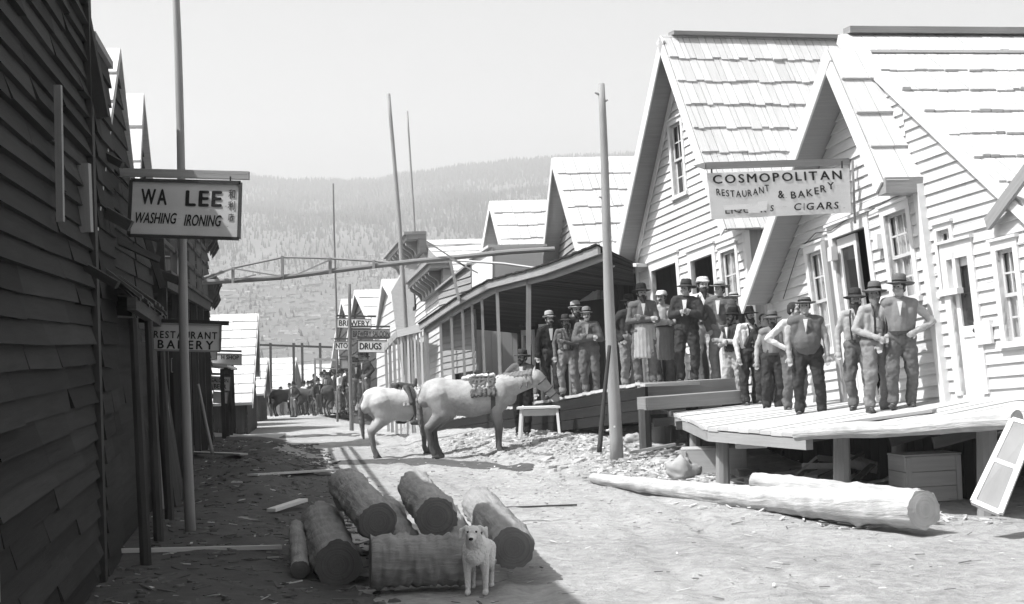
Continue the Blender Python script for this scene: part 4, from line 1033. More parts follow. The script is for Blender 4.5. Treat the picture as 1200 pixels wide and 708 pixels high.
# left row small signs
r, *_ = board_sign('bakery_sign', 'dull hanging sign reading RESTAURANT and BAKERY in shade behind the tall pole', ((176, 379), (259, 381), (258, 412), (175, 410)), 19.1,
    [('RESTAURANT', (.06, .28, .95, .54), dict(bold=.03, arc=lambda q: 0)), ('BAKERY', (.12, .62, .90, .93), dict(bold=.035, arc=lambda q: 0, sp=.5))], M_SIGN, frame=.02)
m = MB(); m.bar(P(160, 375.5, 19.15), P(268, 379, 19.15), .05, .05); mk('beam', m, M_DARK, r)
board_sign('plain_sign', 'blank dark projecting sign board high on the dark left buildings', ((117, 345), (157, 347), (156, 372), (117, 370)), 17.3, [], M_VDARK, frame=.02, framem=M_GREYW)
SG = 'small signs hanging from the left row'
for (lab, q, d, ls, mm) in (('small hanging sign ending in SHOP, uppermost of the pale cluster on the left', ((240, 414), (283, 415), (283, 428), (240, 427)), 43, [('H SHOP', (.45, .12, .93, .5), dict(bold=.03))], M_SIGN),
        ('narrow white sign strip tucked beside the shop sign', ((236, 411), (254, 412), (254, 422), (236, 421)), 42, [], M_SIGNL),
        ('small hanging sign reading SALOON and BEER', ((246, 441), (270, 442), (269, 458), (246, 457)), 45, [('SALOON', (.1, .12, .9, .42), dict(bold=.03)), ('BEER', (.2, .55, .8, .88), dict(bold=.03))], M_SIGN),
        ('small blank pale sign, lowest of the cluster on the left', ((250, 459), (267, 460), (266, 473), (250, 472)), 46, [], M_SIGN)):
    r, TLq, TRq, *_ = board_sign('hanging_sign', lab, q, d, ls, mm, frame=.015, group=SG)
    m = MB(); z = V((0, 0, .07)); m.bar(TLq + z - (TRq - TLq) * .6, TRq + z, .05, .05); m.bar(TLq + z, TLq, .02, .02, up=(0, 1, 0)); mk('beam', m, M_DARK, r)
# right row far signs
SR = 'signs hanging over the far right side'
for (lab, q, d, ls, mm) in (('pale sign reading BREWERY, topmost of the far right signs', ((395, 373), (435, 374), (435, 385), (395, 384)), 60, [('BREWERY', (.06, .2, .95, .8), dict(bold=.03))], M_SIGNL),
        ('dull sign reading BREWERY SALOON under the brewery sign', ((412, 386), (458, 386), (457, 397), (412, 397)), 56, [('BREWERY', (.04, .2, .5, .8), dict(bold=.03)), ('SALOON', (.54, .2, .96, .8), dict(bold=.03))], M_SIGND),
        ('pale sign reading DRUGS below the brewery saloon sign', ((419, 399), (453, 399), (452, 413), (419, 413)), 53, [('DRUGS', (.08, .22, .82, .75), dict(bold=.05))], M_SIGNL),
        ('small pale sign left of the drugs sign behind the thin dark pole', ((392, 400), (409, 400), (409, 410), (392, 410)), 64, [('NTO', (.1, .2, .9, .8), dict(bold=.04))], M_SIGNL),
        ('small pale sign half way down beside the thin dark pole', ((399, 421), (408, 421), (408, 432), (399, 432)), 60, [], M_SIGND)):
    r, TLq, TRq, *_ = board_sign('hanging_sign', lab, q, d, ls, mm, frame=.02, group=SR, framem=M_DARK)
    m = MB(); z = V((0, 0, .09)); m.bar(TLq + z, TRq + z + (TRq - TLq) * .35, .06, .06); m.bar(TRq + z, TRq, .02, .02, up=(0, 1, 0)); mk('beam', m, M_DARK, r)

# ================================================================ POLES, TRUSS, FRAMES
def pole(name, label, p0, p1, r0, r1, m=M_POLE, cat='pole', group=None, knots=True, n=12):
    mb = MB(); T = np.linspace(0, 1, 14); a, b = V(p0), V(p1); L = (b - a).length
    mb.tube([a.lerp(b, t) + V((.012 * math.sin(t * 7 + a.x), 0, 0)) * (L / 6) for t in T], [r0 + (r1 - r0) * t for t in T], n, .12, seed=a.x)
    return mk(name, mb, m, None, smooth=True, label=label, cat=cat, group=group)
base = P(223, 620, 18.5); base.z = -.1
pole('sign_pole', 'tall slender pole rising behind the laundry sign', base, P(204, -60, 18.5), .06, .038, M_GREYW)
m = MB(); 
pole('leaning_stick', 'thin pale stick leaning beside the foot of the tall left pole', P(249, 532, 27) , P(232, 450, 27), .03, .02, M_POLE, cat='stick')
base = P(722, 530, 26.9); o = pole('flag_pole', 'knotty peeled pole standing on the rubble in front of the boardwalk', (base.x, base.y, base.z - .25), P(704, 98, 26.9), .108, .05, M_POLE)
kb = MB()
for t, sgn in ((.18, 1), (.33, -1), (.52, 1), (.7, -1), (.97, -1), (.95, 1)):
    p = V((base.x, base.y, 0)).lerp(P(704, 98, 26.9), t); kb.tube([p, p + V((.1 * sgn, -.02, .04))], [.03, .012], 6)
mk('knot_stub', kb, M_POLE, o)
pole('prop', 'thin dark prop board leaning against the peeled pole', P(702, 530, 26.4), P(714, 405, 26.75), .04, .028, M_DARK, cat='prop')
pole('mast', 'tall thin leaning mast rising above the porch roofs', (P(478, 300, 47).x, 47, -.4), P(456, 110, 47), .075, .05, M_POLE)
pole('mast', 'very thin mast just right of the leaning one', (P(490, 300, 50).x, 50, -.4), P(478, 130, 50), .05, .025, M_POLE, n=8)
pole('mast', 'very tall thin distant pole against the hill', (P(394, 440, 75).x, 75, -2), P(391, 215, 75), .05, .035, M_POLED, n=8)
base = P(411, 490, 55); pole('lamp_pole', 'thin dark pole standing in front of the far signs', (base.x, 55, -1.3), P(409, 333, 55), .075, .05, M_POLED)
def truss():
    root = empty('overhead_truss', P(440, 318, 36.3), 'long light timber truss spanning high over the street', 'truss')
    B = [P(x, y, 36.6 + .0 * x) for x, y in ((234, 331), (273, 329), (331, 325), (410, 315), (480, 307), (530, 302), (600, 295), (650, 292))]
    m = MB()
    m.tube(B, .055, 8); mk('bottom_chord', m, M_GREYW, root)
    T = [P(x, y, 36.6) for x, y in ((236, 326), (273, 314), (331, 301.5), (360, 302), (387, 303), (438, 306), (480, 310))]
    m = MB(); m.tube(T, .028, 6); mk('top_chord', m, M_POLE, root)
    for (x, y0, y1) in ((273, 314, 330), (331, 301, 326), (387, 303, 319), (438, 306, 313)):
        m = MB(); m.bar(P(x, y0 - 1, 36.55), P(x, y1 + 2, 36.55), .06, .06, up=(0, 1, 0)); mk('strut', m, M_GREYW, root)
    for (a, b) in (((273, 329), (300, 322)), ((275, 315), (330, 324)), ((345, 323), (386, 305)), ((236, 330), (272, 315)), ((527, 303), (560, 320)), ((500, 283), (545, 312))): m = MB(); m.bar(P(*a, 36.5), P(*b, 36.5), .03, .03); mk('brace', m, M_GREYW, root)
    m = MB(); m.tube([P(527, 305, 36.8), P(590, 309, 36.8), P(640, 316, 36.8)], .03, 6); m.bar(P(527, 303, 36.7), P(538, 352, 39), .06, .04); mk('tail_pole', m, M_TRIM, root)
truss()
def trestle():
    root = empty('flume_trestle', P(345, 406, 100), 'spindly trestle carrying a thin pipe across the far end of the street', 'trestle')
    m = MB(); m.bar(P(296, 404, 98), P(389, 407, 98), .12, .12); mk('rail', m, M_DARK, root)
    for x, y in ((318, 488), (345, 480), (355, 470), (376, 450)):
        m = MB(); a = P(x - 1, 402, 98); b = P(x, y, 98); m.bar(a, b, .13, .13, up=(0, 1, 0)); mk('post', m, M_DARK, root)
    r2 = empty('timber_gateway', P(383, 440, 92), 'small timber frame standing over the waiting mules', 'gateway')
    m = MB(); m.bar(P(368, 421, 92), P(397, 422, 92), .12, .12); m.bar(P(369, 431, 92), P(393, 432, 92), .08, .06); mk('rail', m, M_GREYW, r2)
    for x in (369, 375, 396):
        m = MB(); m.bar(P(x, 421, 92), P(x + 1, 462, 92), .1, .1, up=(0, 1, 0)); mk('post', m, M_GREYW, r2)
trestle()
# ================================================================ GROUND
def ss(a, b, x):
    t = max(0, min(1, (x - a) / (b - a))); return t * t * (3 - 2 * t)
def gz(x, y):
    z = 0
    if y > 31:
        z -= (min(y, 43) - 31) * .028
        if y > 43: z -= (min(y, 100) - 43) * .030
        if y > 100: z -= (min(y, 420) - 100) * .03
    # bank of spoil along the right-hand boardwalk
    edge = 2.1 - .28 * (y - 27.6)
    if 20 < y < 60: z += .34 * ss(-2.2, .2, x - edge) * ss(24, 29, y) * (1 - ss(38, 48, y))
    if y < 60: z += .05 * mnoise.noise(V((x * .5, y * .3, 3))) + .02 * mnoise.noise(V((x * 1.7, y * 1.3, 8)))
    if 12 < y < 60:   # wheel ruts and hoof pocks
        c = 1.1 - .125 * (y - 14) + .25 * math.sin(y * .35)
        for o_ in (-.75, .7, 1.5):
            u = (x - c - o_ - .1 * mnoise.noise(V((y * .6, o_, 0)))) / .14
            if abs(u) < 3: z -= .035 * math.exp(-u * u) * (.6 + .5 * mnoise.noise(V((y * .4, o_ * 3, 2)))) - .012 * math.exp(-(abs(u) - 1.7) ** 2)
        z += .016 * mnoise.noise(V((x * 3.4, y * 2.6, 5))) + .008 * mnoise.noise(V((x * 8, y * 5, 7)))
    if 20 < y < 40: z += .3 * ss(19, 24, y) * (1 - ss(32, 39, y)) * math.exp(-((x - lx(y) - 1.5) / .8) ** 2) * (.7 + .6 * mnoise.noise(V((x * .9, y * .7, 31))))
    # rough shoulder on the left side
    l = lx(y) + 1.3
    if 10 < y < 60: z += .14 * ss(.9, -.6, x - l) * (1 if True else 0) + .07 * max(0, mnoise.noise(V((x * 1.1, y * .8, 20)))) * ss(1.6, -.4, x - l)
    return z
def gP(x, y, dz=0):
    """ray to ground"""
    r = ray(x, y); d = 12.0
    for i in range(400):
        p = CO + r * (d / r.y)
        if p.z <= gz(p.x, p.y): break
        d += .12
    p.z = gz(p.x, p.y) + dz; return p
def ground():
    mb = MB(); xs = np.concatenate([np.linspace(-30, -8, 12), np.linspace(-7.6, 8, 210), np.linspace(9, 40, 14)])
    ys = np.concatenate([np.linspace(4, 12, 9), np.linspace(12.4, 45, 300), np.linspace(46, 130, 60)])
    b = []
    for y in ys:
        for x in xs: mb.v.append(V((x * max(1, y / 45), y, gz(x, y))))
    n = len(xs)
    for j in range(len(ys) - 1):
        for i in range(n - 1): mb.face([j * n + i, j * n + i + 1, (j + 1) * n + i + 1, (j + 1) * n + i])
    m = bpy.data.materials.new('trodden_dirt'); t = nt(m); L = t.links.new
    out = node(t, 'ShaderNodeOutputMaterial'); bs = node(t, 'ShaderNodeBsdfPrincipled'); bs.inputs['Roughness'].default_value = .95; bs.inputs['Specular IOR Level'].default_value = .1
    L(bs.outputs[0], out.inputs[0]); tc = node(t, 'ShaderNodeTexCoord')
    def noi(s, d, r=.6, sc=(1, 1, 1)):
        mp = node(t, 'ShaderNodeMapping'); mp.inputs['Scale'].default_value = sc; L(tc.outputs['Object'], mp.inputs[0])
        q = node(t, 'ShaderNodeTexNoise'); q.inputs['Scale'].default_value = s; q.inputs['Detail'].default_value = d; q.inputs['Roughness'].default_value = r; L(mp.outputs[0], q.inputs[0]); return q.outputs[0]
    a = noi(.5, 5); c = noi(7, 8, .7); e = noi(40, 4, .7)
    cr = node(t, 'ShaderNodeValToRGB'); cr.color_ramp.elements[0].position = .3; cr.color_ramp.elements[0].color = (.19,) * 3 + (1,); cr.color_ramp.elements[1].position = .62; cr.color_ramp.elements[1].color = (.47,) * 3 + (1,)
    mix = math_n(t, 'MULTIPLY_ADD', c, .55); t.nodes[-1].inputs[2].default_value = 0
    s1 = math_n(t, 'ADD', math_n(t, 'MULTIPLY', a, .35), math_n(t, 'ADD', mix, math_n(t, 'MULTIPLY', e, .12)))
    L(s1, cr.inputs[0])
    vo = node(t, 'ShaderNodeTexVoronoi'); vo.inputs['Scale'].default_value = 9; L(tc.outputs['Object'], vo.inputs[0])
    L(cr.outputs[0], bs.inputs['Base Color'])
    bp = node(t, 'ShaderNodeBump'); bp.inputs['Strength'].default_value = .9; bp.inputs['Distance'].default_value = .06
    hh = math_n(t, 'ADD', math_n(t, 'MULTIPLY', c, 1.0), math_n(t, 'ADD', math_n(t, 'MULTIPLY', vo.outputs[0], .3), math_n(t, 'MULTIPLY', e, .3)))
    L(hh, bp.inputs['Height']); L(bp.outputs[0], bs.inputs['Normal'])
    MATS['dirt'] = m
    o = mk('ground', mb, m, None, smooth=True, kind='structure')
    return m
M_DIRT = ground()
clutter()
def left_shade_sheet():  # dark sheet on the ground, adds the left buildings' shade as colour
    mb = MB(); ny, nx = 160, 26; rows = []
    for j in range(ny + 1):
        y = 11.5 + (46 - 11.5) * j / ny
        e = lx(y) + 2.3 + .75 * mnoise.noise(V((y * .55, 3.3, 0))) + .3 * mnoise.noise(V((y * 2.1, 7, 0))) - (.5 if y > 30 else 0)
        for i in range(nx + 1):
            x = lx(y) - .5 + (e - lx(y) + .5) * i / nx
            mb.v.append(V((x, y, gz(x, y) + .012 + (.02 * mnoise.noise(V((x * 4, y * 3, 1))) if i < nx else -.012) - (.03 if i == nx else 0))))
    for j in range(ny):
        for i in range(nx): a = j * (nx + 1) + i; mb.face([a, a + 1, a + nx + 2, a + nx + 1])
    mk('mud', mb, mat('churned_mud', .085, .5, 0, (6, 6, 6), .97, .9, uv=False, stain=.45, stainscale=2.2), None, smooth=True, kind='structure')  # dark ground tone with the shade put into its colour
left_shade_sheet()
def shade_band(pts, w, seed):  # dark strip painting a shadow band across the street
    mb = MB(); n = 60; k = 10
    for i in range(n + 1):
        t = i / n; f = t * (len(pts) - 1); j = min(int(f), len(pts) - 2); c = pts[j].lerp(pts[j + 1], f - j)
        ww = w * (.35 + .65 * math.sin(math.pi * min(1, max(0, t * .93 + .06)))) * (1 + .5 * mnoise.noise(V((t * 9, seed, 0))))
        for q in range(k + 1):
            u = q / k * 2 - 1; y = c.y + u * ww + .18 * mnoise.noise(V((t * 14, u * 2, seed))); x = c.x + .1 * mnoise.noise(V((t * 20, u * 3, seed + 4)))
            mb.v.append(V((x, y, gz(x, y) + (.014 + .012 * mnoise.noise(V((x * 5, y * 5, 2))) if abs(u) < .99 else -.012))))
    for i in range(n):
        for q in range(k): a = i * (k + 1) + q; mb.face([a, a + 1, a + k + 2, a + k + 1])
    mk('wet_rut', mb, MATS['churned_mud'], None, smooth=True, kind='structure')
shade_band([gP(x, y) for x, y in ((325, 546), (400, 541), (480, 541), (560, 545), (625, 548))], .95, 1)
shade_band([gP(x, y) for x, y in ((330, 512), (390, 510), (440, 509), (478, 511))], 1.3, 5)
M_STONE = mat('rubble_stone', .34, .35, .7, (5, 5, 5), .95, .4, stain=.3)
M_CHIP = mat('wood_chips', .55, .25, .6, (3, 20, 20), .95, .2, stain=.2)
M_SOIL = mat('dark_trampled_muck', .12, .4, .6, (5, 5, 5), .98, .5, stain=.4)
# ---- distant terrain: the valley side
def hill():
    sky = [(-900, 330), (-300, 250), (100, 212), (240, 205), (290, 208), (350, 213), (440, 213), (480, 205), (560, 195), (620, 189), (660, 186), (700, 184), (750, 182), (1000, 190), (1500, 215), (2200, 300)]
    def ysky(x):
        for a, b in zip(sky, sky[1:]):
            if a[0] <= x <= b[0]: return a[1] + (b[1] - a[1]) * ss(0, 1, (x - a[0]) / (b[0] - a[0]))
        return 330
    D0, D1 = 400, 1900
    nu, nv = 150, 60
    mb = MB()
    def hp(x, v):
        d = D0 + (D1 - D0) * v
        top = P(x, ysky(x), D1)
        z0 = gz(0, D0) - .5
        q = v ** 1.15
        z = z0 + (top.z - z0) * q + (9 * mnoise.noise(V((x * .004, v * 3, 1))) + 5 * mnoise.noise(V((x * .012, v * 9, 4)))) * math.sin(math.pi * min(1, v)) 
        r = ray(x, 300)
        return V((r.x / r.y * d, d, z))
    for j in range(nv + 1):
        for i in range(nu + 1): mb.v.append(hp(-900 + 3100 * i / nu, j / nv))
    # crest falls away behind
    for i in range(nu + 1):
        p = hp(-900 + 3100 * i / nu, 1); mb.v.append(V((p.x * 1.1, p.y + 250, p.z - 60)))
    for j in range(nv + 1):
        for i in range(nu):
            a = j * (nu + 1) + i; mb.face([a, a + 1, a + nu + 2, a + nu + 1])
    hm = mat('hillside', .12, .35, 0, (.012, .02, .02), .95, 0, uv=False, stain=.45, stainscale=.01)
    mk('hill', mb, hm, None, smooth=True, kind='structure')
    # valley floor joining the street to the hill
    vb = MB()
    for y in np.linspace(129, 430, 12):
        for x in np.linspace(-500, 500, 20): vb.v.append(V((x * max(.4, y / 400), y, gz(0, y) - .05 - (.3 if y < 140 else 0))))
    for j in range(11):
        for i in range(19): a = j * 20 + i; vb.face([a, a + 1, a + 21, a + 20])
    mk('valley_floor', vb, mat('cleared_ground', .34, .3, 0, (.1, .1, .1), .95, 0, uv=False, stain=.4, stainscale=.05), None, smooth=True, kind='structure')
    # conifers and stumps as one mass
    fb = MB(); rg = random.Random(3)
    N = 60000
    for k in range(N):
        x = rg.uniform(150, 800); v = rg.random() ** .75
        dens = .5 + .8 * mnoise.noise(V((x * .012, v * 6, 9)))
        if v < .42: dens *= .12 + .6 * max(0, (v - .1) / .32) ** 2
        if v > .9: dens = 1.2
        if rg.random() > dens: continue
        p = hp(x, v); h = rg.uniform(3.2, 7.5) * (.55 + .45 * v); w = h * rg.uniform(.12, .2)
        if v < .3: h *= .6
        b = len(fb.v); a0 = rg.random() * 6
        for q in range(3): fb.v.append(p + V((math.cos(a0 + q * 2.094) * w, math.sin(a0 + q * 2.094) * w, h * .1)))
        fb.v.append(p + V((rg.uniform(-.1, .1) * w, 0, h)))
        r = rg.random()
        for q in range(3): fb.face([b + q, b + (q + 1) % 3, b + 3], None, r)
    mk('hillside_forest', fb, mat('far_conifers', .075, .2, .8, (.2, .2, .2), .95, 0, uv=False, stain=.3, stainscale=.01), None, label='far forest of small conifers covering the hillside across the valley', cat='forest', kind='stuff')
    sb = MB()
    for k in range(1500):
        x = rg.uniform(200, 620); v = rg.uniform(.0, .35); p = hp(x, v)
        if rg.random() < .5:
            a = rg.random() * 3.14; l = rg.uniform(3, 12); q = V((math.cos(a) * l, math.sin(a) * l, rg.uniform(-.5, .5))); q.z = hp(x, v).z - p.z + .6
            sb.bar(p + V((0, 0, .3)), p + q, .7, .6)
        else: sb.bar(p, p + V((0, 0, 1.3)), 1.1, 1.1, up=(0, 1, 0))
    mk('felled_timber', sb, mat('grey_felled_timber', .3, .2, .6, (1, 1, 1), .95, 0, stain=.2), None, label='pale felled trunks and stumps scattered over the cleared lower slope', cat='felled timber', kind='stuff')
hill()

# ---- loose rubble, chips and sticks
def rock(mb, p, s, rg, flat=.6):
    b = len(mb.v); r = rg.random(); n = 6
    a0 = rg.random() * 6
    for lay, (k, zz) in enumerate(((1, 0), (.75, flat))):
        for q in range(n):
            a = a0 + q * 6.283 / n; rr = s * k * rg.uniform(.65, 1.15); mb.v.append(p + V((math.cos(a) * rr * 1.3, math.sin(a) * rr, (zz + rg.uniform(-.15, .15)) * s - .2 * s)))
    for q in range(n): q2 = (q + 1) % n; mb.face([b + q, b + q2, b + n + q2, b + n + q], None, r)
    mb.face([b + n + q for q in range(n)], None, r)
def chip(mb, p, l, w, rg):
    a = rg.random() * 3.14; d = V((math.cos(a), math.sin(a), rg.uniform(-.15, .2))) * l
    mb.bar(p - d * .5 + V((0, 0, .02)), p + d * .5 + V((0, 0, .02)), w, w * .35, r=rg.random())
def rubble():
    rg = random.Random(11); st, ch, mk_ = MB(), MB(), MB()
    for k in range(4200):   # bank along the right boardwalk
        y = rg.uniform(23.5, 37); e = 2.15 - .28 * (y - 27.6); x = e - abs(rg.gauss(0, 1.0)) + .3
        if y > 30 and x < e - 2.2: continue
        p = V((x, y, gz(x, y)))
        rock(st, p, rg.uniform(.012, .05) if rg.random() < .9 else rg.uniform(.05, .12), rg)
    for k in range(1500):
        y = rg.uniform(19, 34); x = rg.uniform(-2.5, 3.0); e = 2.15 - .28 * (y - 27.6)
        if x > e + .6 and y > 24: continue
        p = V((x, y, gz(x, y))); rock(st, p, rg.uniform(.008, .028), rg, .5)
    for k in range(1600):   # open street litter
        y = rg.uniform(13.5, 40); x = rg.uniform(-.36, .34) * y * .9; p = V((x, y, gz(x, y)))
        if rg.random() < .55: chip(ch if rg.random() < .5 else mk_, p, rg.uniform(.03, .12), rg.uniform(.006, .02), rg)
        else: rock(st, p, rg.uniform(.008, .025), rg, .4)
    for k in range(900):   # chips near the decks
        y = rg.uniform(18, 33); e = 2.3 - .28 * (y - 27.6) if y > 27 else 2.9 + (24 - y) * .25; x = e + rg.gauss(-.2, .55); p = V((x, y, gz(x, y)))
        chip(ch, p, rg.uniform(.05, .26), rg.uniform(.01, .04), rg)
    for k in range(2600):   # dark muck and litter on the left
        y = rg.uniform(12.8, 42); x = lx(y) + rg.uniform(.1, 2.6); p = V((x, y, gz(x, y)))
        (rock(mk_, p, rg.uniform(.012, .06), rg) if rg.random() < .8 else chip(ch if rg.random() < .12 else mk_, p, rg.uniform(.05, .22), .025, rg))
    mk('stone_rubble', st, M_STONE, None, label='loose stones and broken rubble banked along the boardwalk and strewn in the street', cat='rubble', kind='stuff')
    mk('wood_chip_litter', ch, M_CHIP, None, label='pale wood chips and splinters littering the street', cat='wood chips', kind='stuff')
    mk('muck', mk_, M_SOIL, None, label='dark clods and litter along the shaded left side of the street', cat='clods', kind='stuff')
rubble()

# ================================================================ LOGS
def log(name, label, a, b, ra, rb, m=M_BARK, cut=M_CUT, group=None, n=22, bend=.0, wob=.16, cat='log'):
    a, b = V(a), V(b); NR = 16 if (a - b).length < 4 else 90
    if NR == 16: NR = 44
    n = 44; T = np.linspace(0, 1, NR); mb = MB(); up = V((0, 0, 1)); side = (b - a).cross(up).normalized(); sd0 = a.x * 3.1 + a.y
    LEN = (b - a).length
    pts = [a.lerp(b, t) + up * bend * math.sin(math.pi * t) + side * .03 * LEN / 2.5 * mnoise.noise(V((t * 2.2, sd0, 0))) for t in T]
    mb.tube(pts, [(ra + (rb - ra) * t) * (1 + .05 * mnoise.noise(V((t * LEN * 1.5, sd0, 4)))) for t in T], n, wob, cap=False, seed=sd0)
    knots = [(random.random(), random.random() * 6.28) for _ in range(int(2 + LEN * 1.6))]
    for i in range(NR):
        for k in range(n):
            an = k / n * 6.2832; j = i * n + k; c_ = pts[i]; v = mb.v[j]
            g = mnoise.noise(V((math.cos(an) * 5, math.sin(an) * 5, T[i] * LEN * .9 + sd0)))
            g2 = mnoise.noise(V((math.cos(an) * 9, math.sin(an) * 9, T[i] * LEN * 5 + sd0)))
            f = .05 * g - .07 * max(0, .18 - abs(mnoise.noise(V((math.cos(an) * 3.2, math.sin(an) * 3.2, T[i] * LEN * .45 + sd0 + 9))))) / .18 + .025 * g2
            for (kt, ka) in knots:
                dd = ((T[i] - kt) * LEN / .09) ** 2 + ((math.atan2(math.sin(an - ka), math.cos(an - ka))) / .35) ** 2
                if dd < 4: f += .13 * math.exp(-dd)
            if i in (0, NR - 1): f += .04 * g2
            mb.v[j] = c_ + (v - c_) * (1 + f)
    o = mk(name, mb, m, None, smooth=True, label=label, cat=cat, group=group)
    for (p, q, r) in ((pts[0], pts[1], ra), (pts[-1], pts[-2], rb)):
        d = (p - q).normalized(); x = d.cross(up).normalized(); y = x.cross(d); e = MB()
        sd = a.x * 3; i = 0 if p is pts[0] else NR - 1
        # same outline as the trunk's last ring
        k0 = i * n; ring = [mb.v[k0 + k] for k in range(n)]
        b0 = e.add([p + d * .012] ); L1 = [e.add([p + (w - p) * .55 + d * .01]) for w in ring]; L2 = [e.add([w + d * .002]) for w in ring]
        f = lambda w: ((w - p).dot(x) * 1, (w - p).length * 1)
        for k in range(n):
            k2 = (k + 1) % n
            e.face([b0, L1[k], L1[k2]], [(.0, 0), f(e.v[L1[k]]), f(e.v[L1[k2]])]); e.face([L1[k], L2[k], L2[k2], L1[k2]], [f(e.v[L1[k]]), f(e.v[L2[k]]), f(e.v[L2[k2]]), f(e.v[L1[k2]])])
        mk('cut_end', e, cut, o)
    return o
LG = 'logs piled in the street'
log('log', 'top left log of the pile, thick and dark with a bright far end', P(443, 612, 15.0), P(407, 569, 17.6), .17, .185, group=LG)
log('log', 'top middle log of the pile, resting beside the leftmost top log', P(511, 606, 15.0), P(487, 571, 17.4), .18, .17, group=LG)
log('log', 'right log of the pile with a pale sunlit upper side, behind the dog', P(602, 642, 14.9), P(560, 590, 17.3), .19, .17, group=LG)
log('log', 'cross log lying level along the front of the pile beside the dog', P(434, 657, 14.6), P(547, 656, 14.7), .215, .21, group=LG)
log('log', 'thick left log of the pile lying on the ground in shade', P(395, 662, 15.2), P(377, 610, 17.7), .21, .2, group=LG)
log('log', 'thinnest short log leaning at the far left of the pile', P(352, 668, 15.4), P(347, 618, 17.0), .085, .075, group=LG)
log('log', 'ground log hidden under the two top logs of the pile', P(467, 650, 15.25), P(452, 602, 17.9), .2, .19, group=LG)
log('log', 'ground log filling the gap under the middle of the pile', P(535, 655, 15.25), P(517, 602, 17.9), .2, .18, group=LG)
log('fallen_log', 'long pale peeled log lying in the sunlit street at the lower right', P(1083, 597, 17.3), P(695, 560.5, 24.2), .205, .07, m=M_BARKL, cut=M_BARKL, n=26, wob=.12, bend=-.05)
log('fallen_log', 'second pale log tucked close behind the long peeled log', P(1078, 588, 18.2), P(884, 564, 20.3), .13, .1, m=M_BARKL, cut=M_BARKL, n=18)
def plank(label, a, b, w, t, m=M_RAW, name='plank', **kw):
    mb = MB(); mb.bar(a, b, w, t); return mk(name, mb, m, None, label=label, cat='plank', **kw)
plank('long thin bright pole lying in the shade at the lower left', gP(132, 653, .05), gP(330, 650, .06), .05, .04, M_TRIM)
plank('short bright board in the shade just left of the log pile', gP(318, 603, .05), gP(356, 598, .12), .12, .04, M_CHIP)
plank('bright flat board between the log pile and the grey horses', gP(296, 562, .05), gP(398, 556, .06), .16, .03, M_CHIP)
plank('pale plank on the ground at the foot of the tall left pole', gP(222, 534, .06), gP(286, 538, .07), .14, .03, M_CHIP)
plank('thin grey stick lying in the middle of the street behind the log pile', gP(586, 597, .02), gP(676, 594, .02), .03, .02, M_DARK)
plank('weathered plank resting on the rubble right of the peeled pole', gP(738, 541, .12), gP(792, 536, .2), .1, .04, M_GREYW)
plank('short stub of timber on the rubble behind the dark bench', gP(652, 506, .1), gP(684, 497, .14), .12, .08, M_TRIM)
# crates etc
def crate(label, p, w, d, h, rz, m=M_RAW, rows=2, open_top=False, lid=True, cat='crate', name='crate', tilt=0):
    root = empty(name, p, label, cat, 'crates and boxes by the restaurant deck', rz)
    if tilt: root.rotation_euler = (0, tilt, rz)
    b = MB()
    def A(x0, x1, y0, y1, z0, z1): b.abox(x0, x1, y0, y1, z0, z1)
    for i in range(rows):
        z0, z1 = h * i / rows + .003, h * (i + 1) / rows - .004
        A(-w / 2, w / 2, -d / 2, -d / 2 + .02, z0, z1); A(-w / 2, w / 2, d / 2 - .02, d / 2, z0, z1)
        A(-w / 2 + .001, -w / 2 + .021, -d / 2 + .02, d / 2 - .02, z0, z1); A(w / 2 - .021, w / 2 - .001, -d / 2 + .02, d / 2 - .02, z0, z1)
    A(-w / 2 + .02, w / 2 - .02, -d / 2 + .02, d / 2 - .02, 0.005, .025)
    me = b.mesh('sides'); o = link('sides', me, m, root)
    if lid:
        b = MB(); n = max(2, int(d / .16))
        for i in range(n): b.abox(-w / 2 - .01, w / 2 + .01, -d / 2 + d * i / n + .004, -d / 2 + d * (i + 1) / n - .004, h + .001, h + .022)
        link('lid', b.mesh('lid'), m, root)
    for x in (-w / 2 + .04, w / 2 - .04): b = MB(); b.abox(x - .03, x + .03, -d / 2 - .02, -d / 2, .01, h - .01); link('batten', b.mesh('batten'), m, root)
    return root
q = gP(838, 556); crate('low broad box with a pale end under the corner of the restaurant deck', V((q.x, q.y, q.z)), .95, .55, .36, R(-8), M_DECK, rows=1)
b = MB(); b.box(P(880, 518, 22.7), (.21, 0, 0), (0, .02, 0), (0, 0, .085)); mk('nailed_board', b, M_TRIM, None, label='short white board fixed under the front edge of the restaurant deck', cat='board')
q = gP(1092, 590); crate('big pale crate standing under the deck behind the fallen log', V((q.x, q.y + .3, q.z)), .72, .5, .55, R(12), M_DECK, rows=3)
q = gP(1138, 588); crate('small grey box beside the big pale crate', V((q.x, q.y + .5, q.z)), .34, .4, .42, R(-20), M_GREYW, rows=1)
q = gP(868, 560); crate('tiny flat box on the ground in front of the low broad box', V((q.x + .1, q.y + .1, q.z)), .3, .22, .1, R(10), M_RAW, rows=1)
def leaning_sash():
    root = empty('old_window', gP(1150, 592), 'pale salvaged window leaning by the deck at the lower right corner', 'window')
    a, b_, c, d = P(1140, 588, 17.0), P(1172, 602, 16.8), P(1212, 500, 17.5), P(1186, 492, 17.7)
    m = MB(); n = (b_ - a).cross(d - a).normalized()
    for p, q_ in ((a, b_), (b_, c), (c, d), (d, a), (a.lerp(d, .5), b_.lerp(c, .5))): m.bar(p, q_, .055, .04, up=n)
    mk('frame', m, M_TRIM, root)
    m = MB(); m.hexa([a, b_, c, d, a + n * .008, b_ + n * .008, c + n * .008, d + n * .008]); mk('pane', m, M_SIGND, root)
leaning_sash()
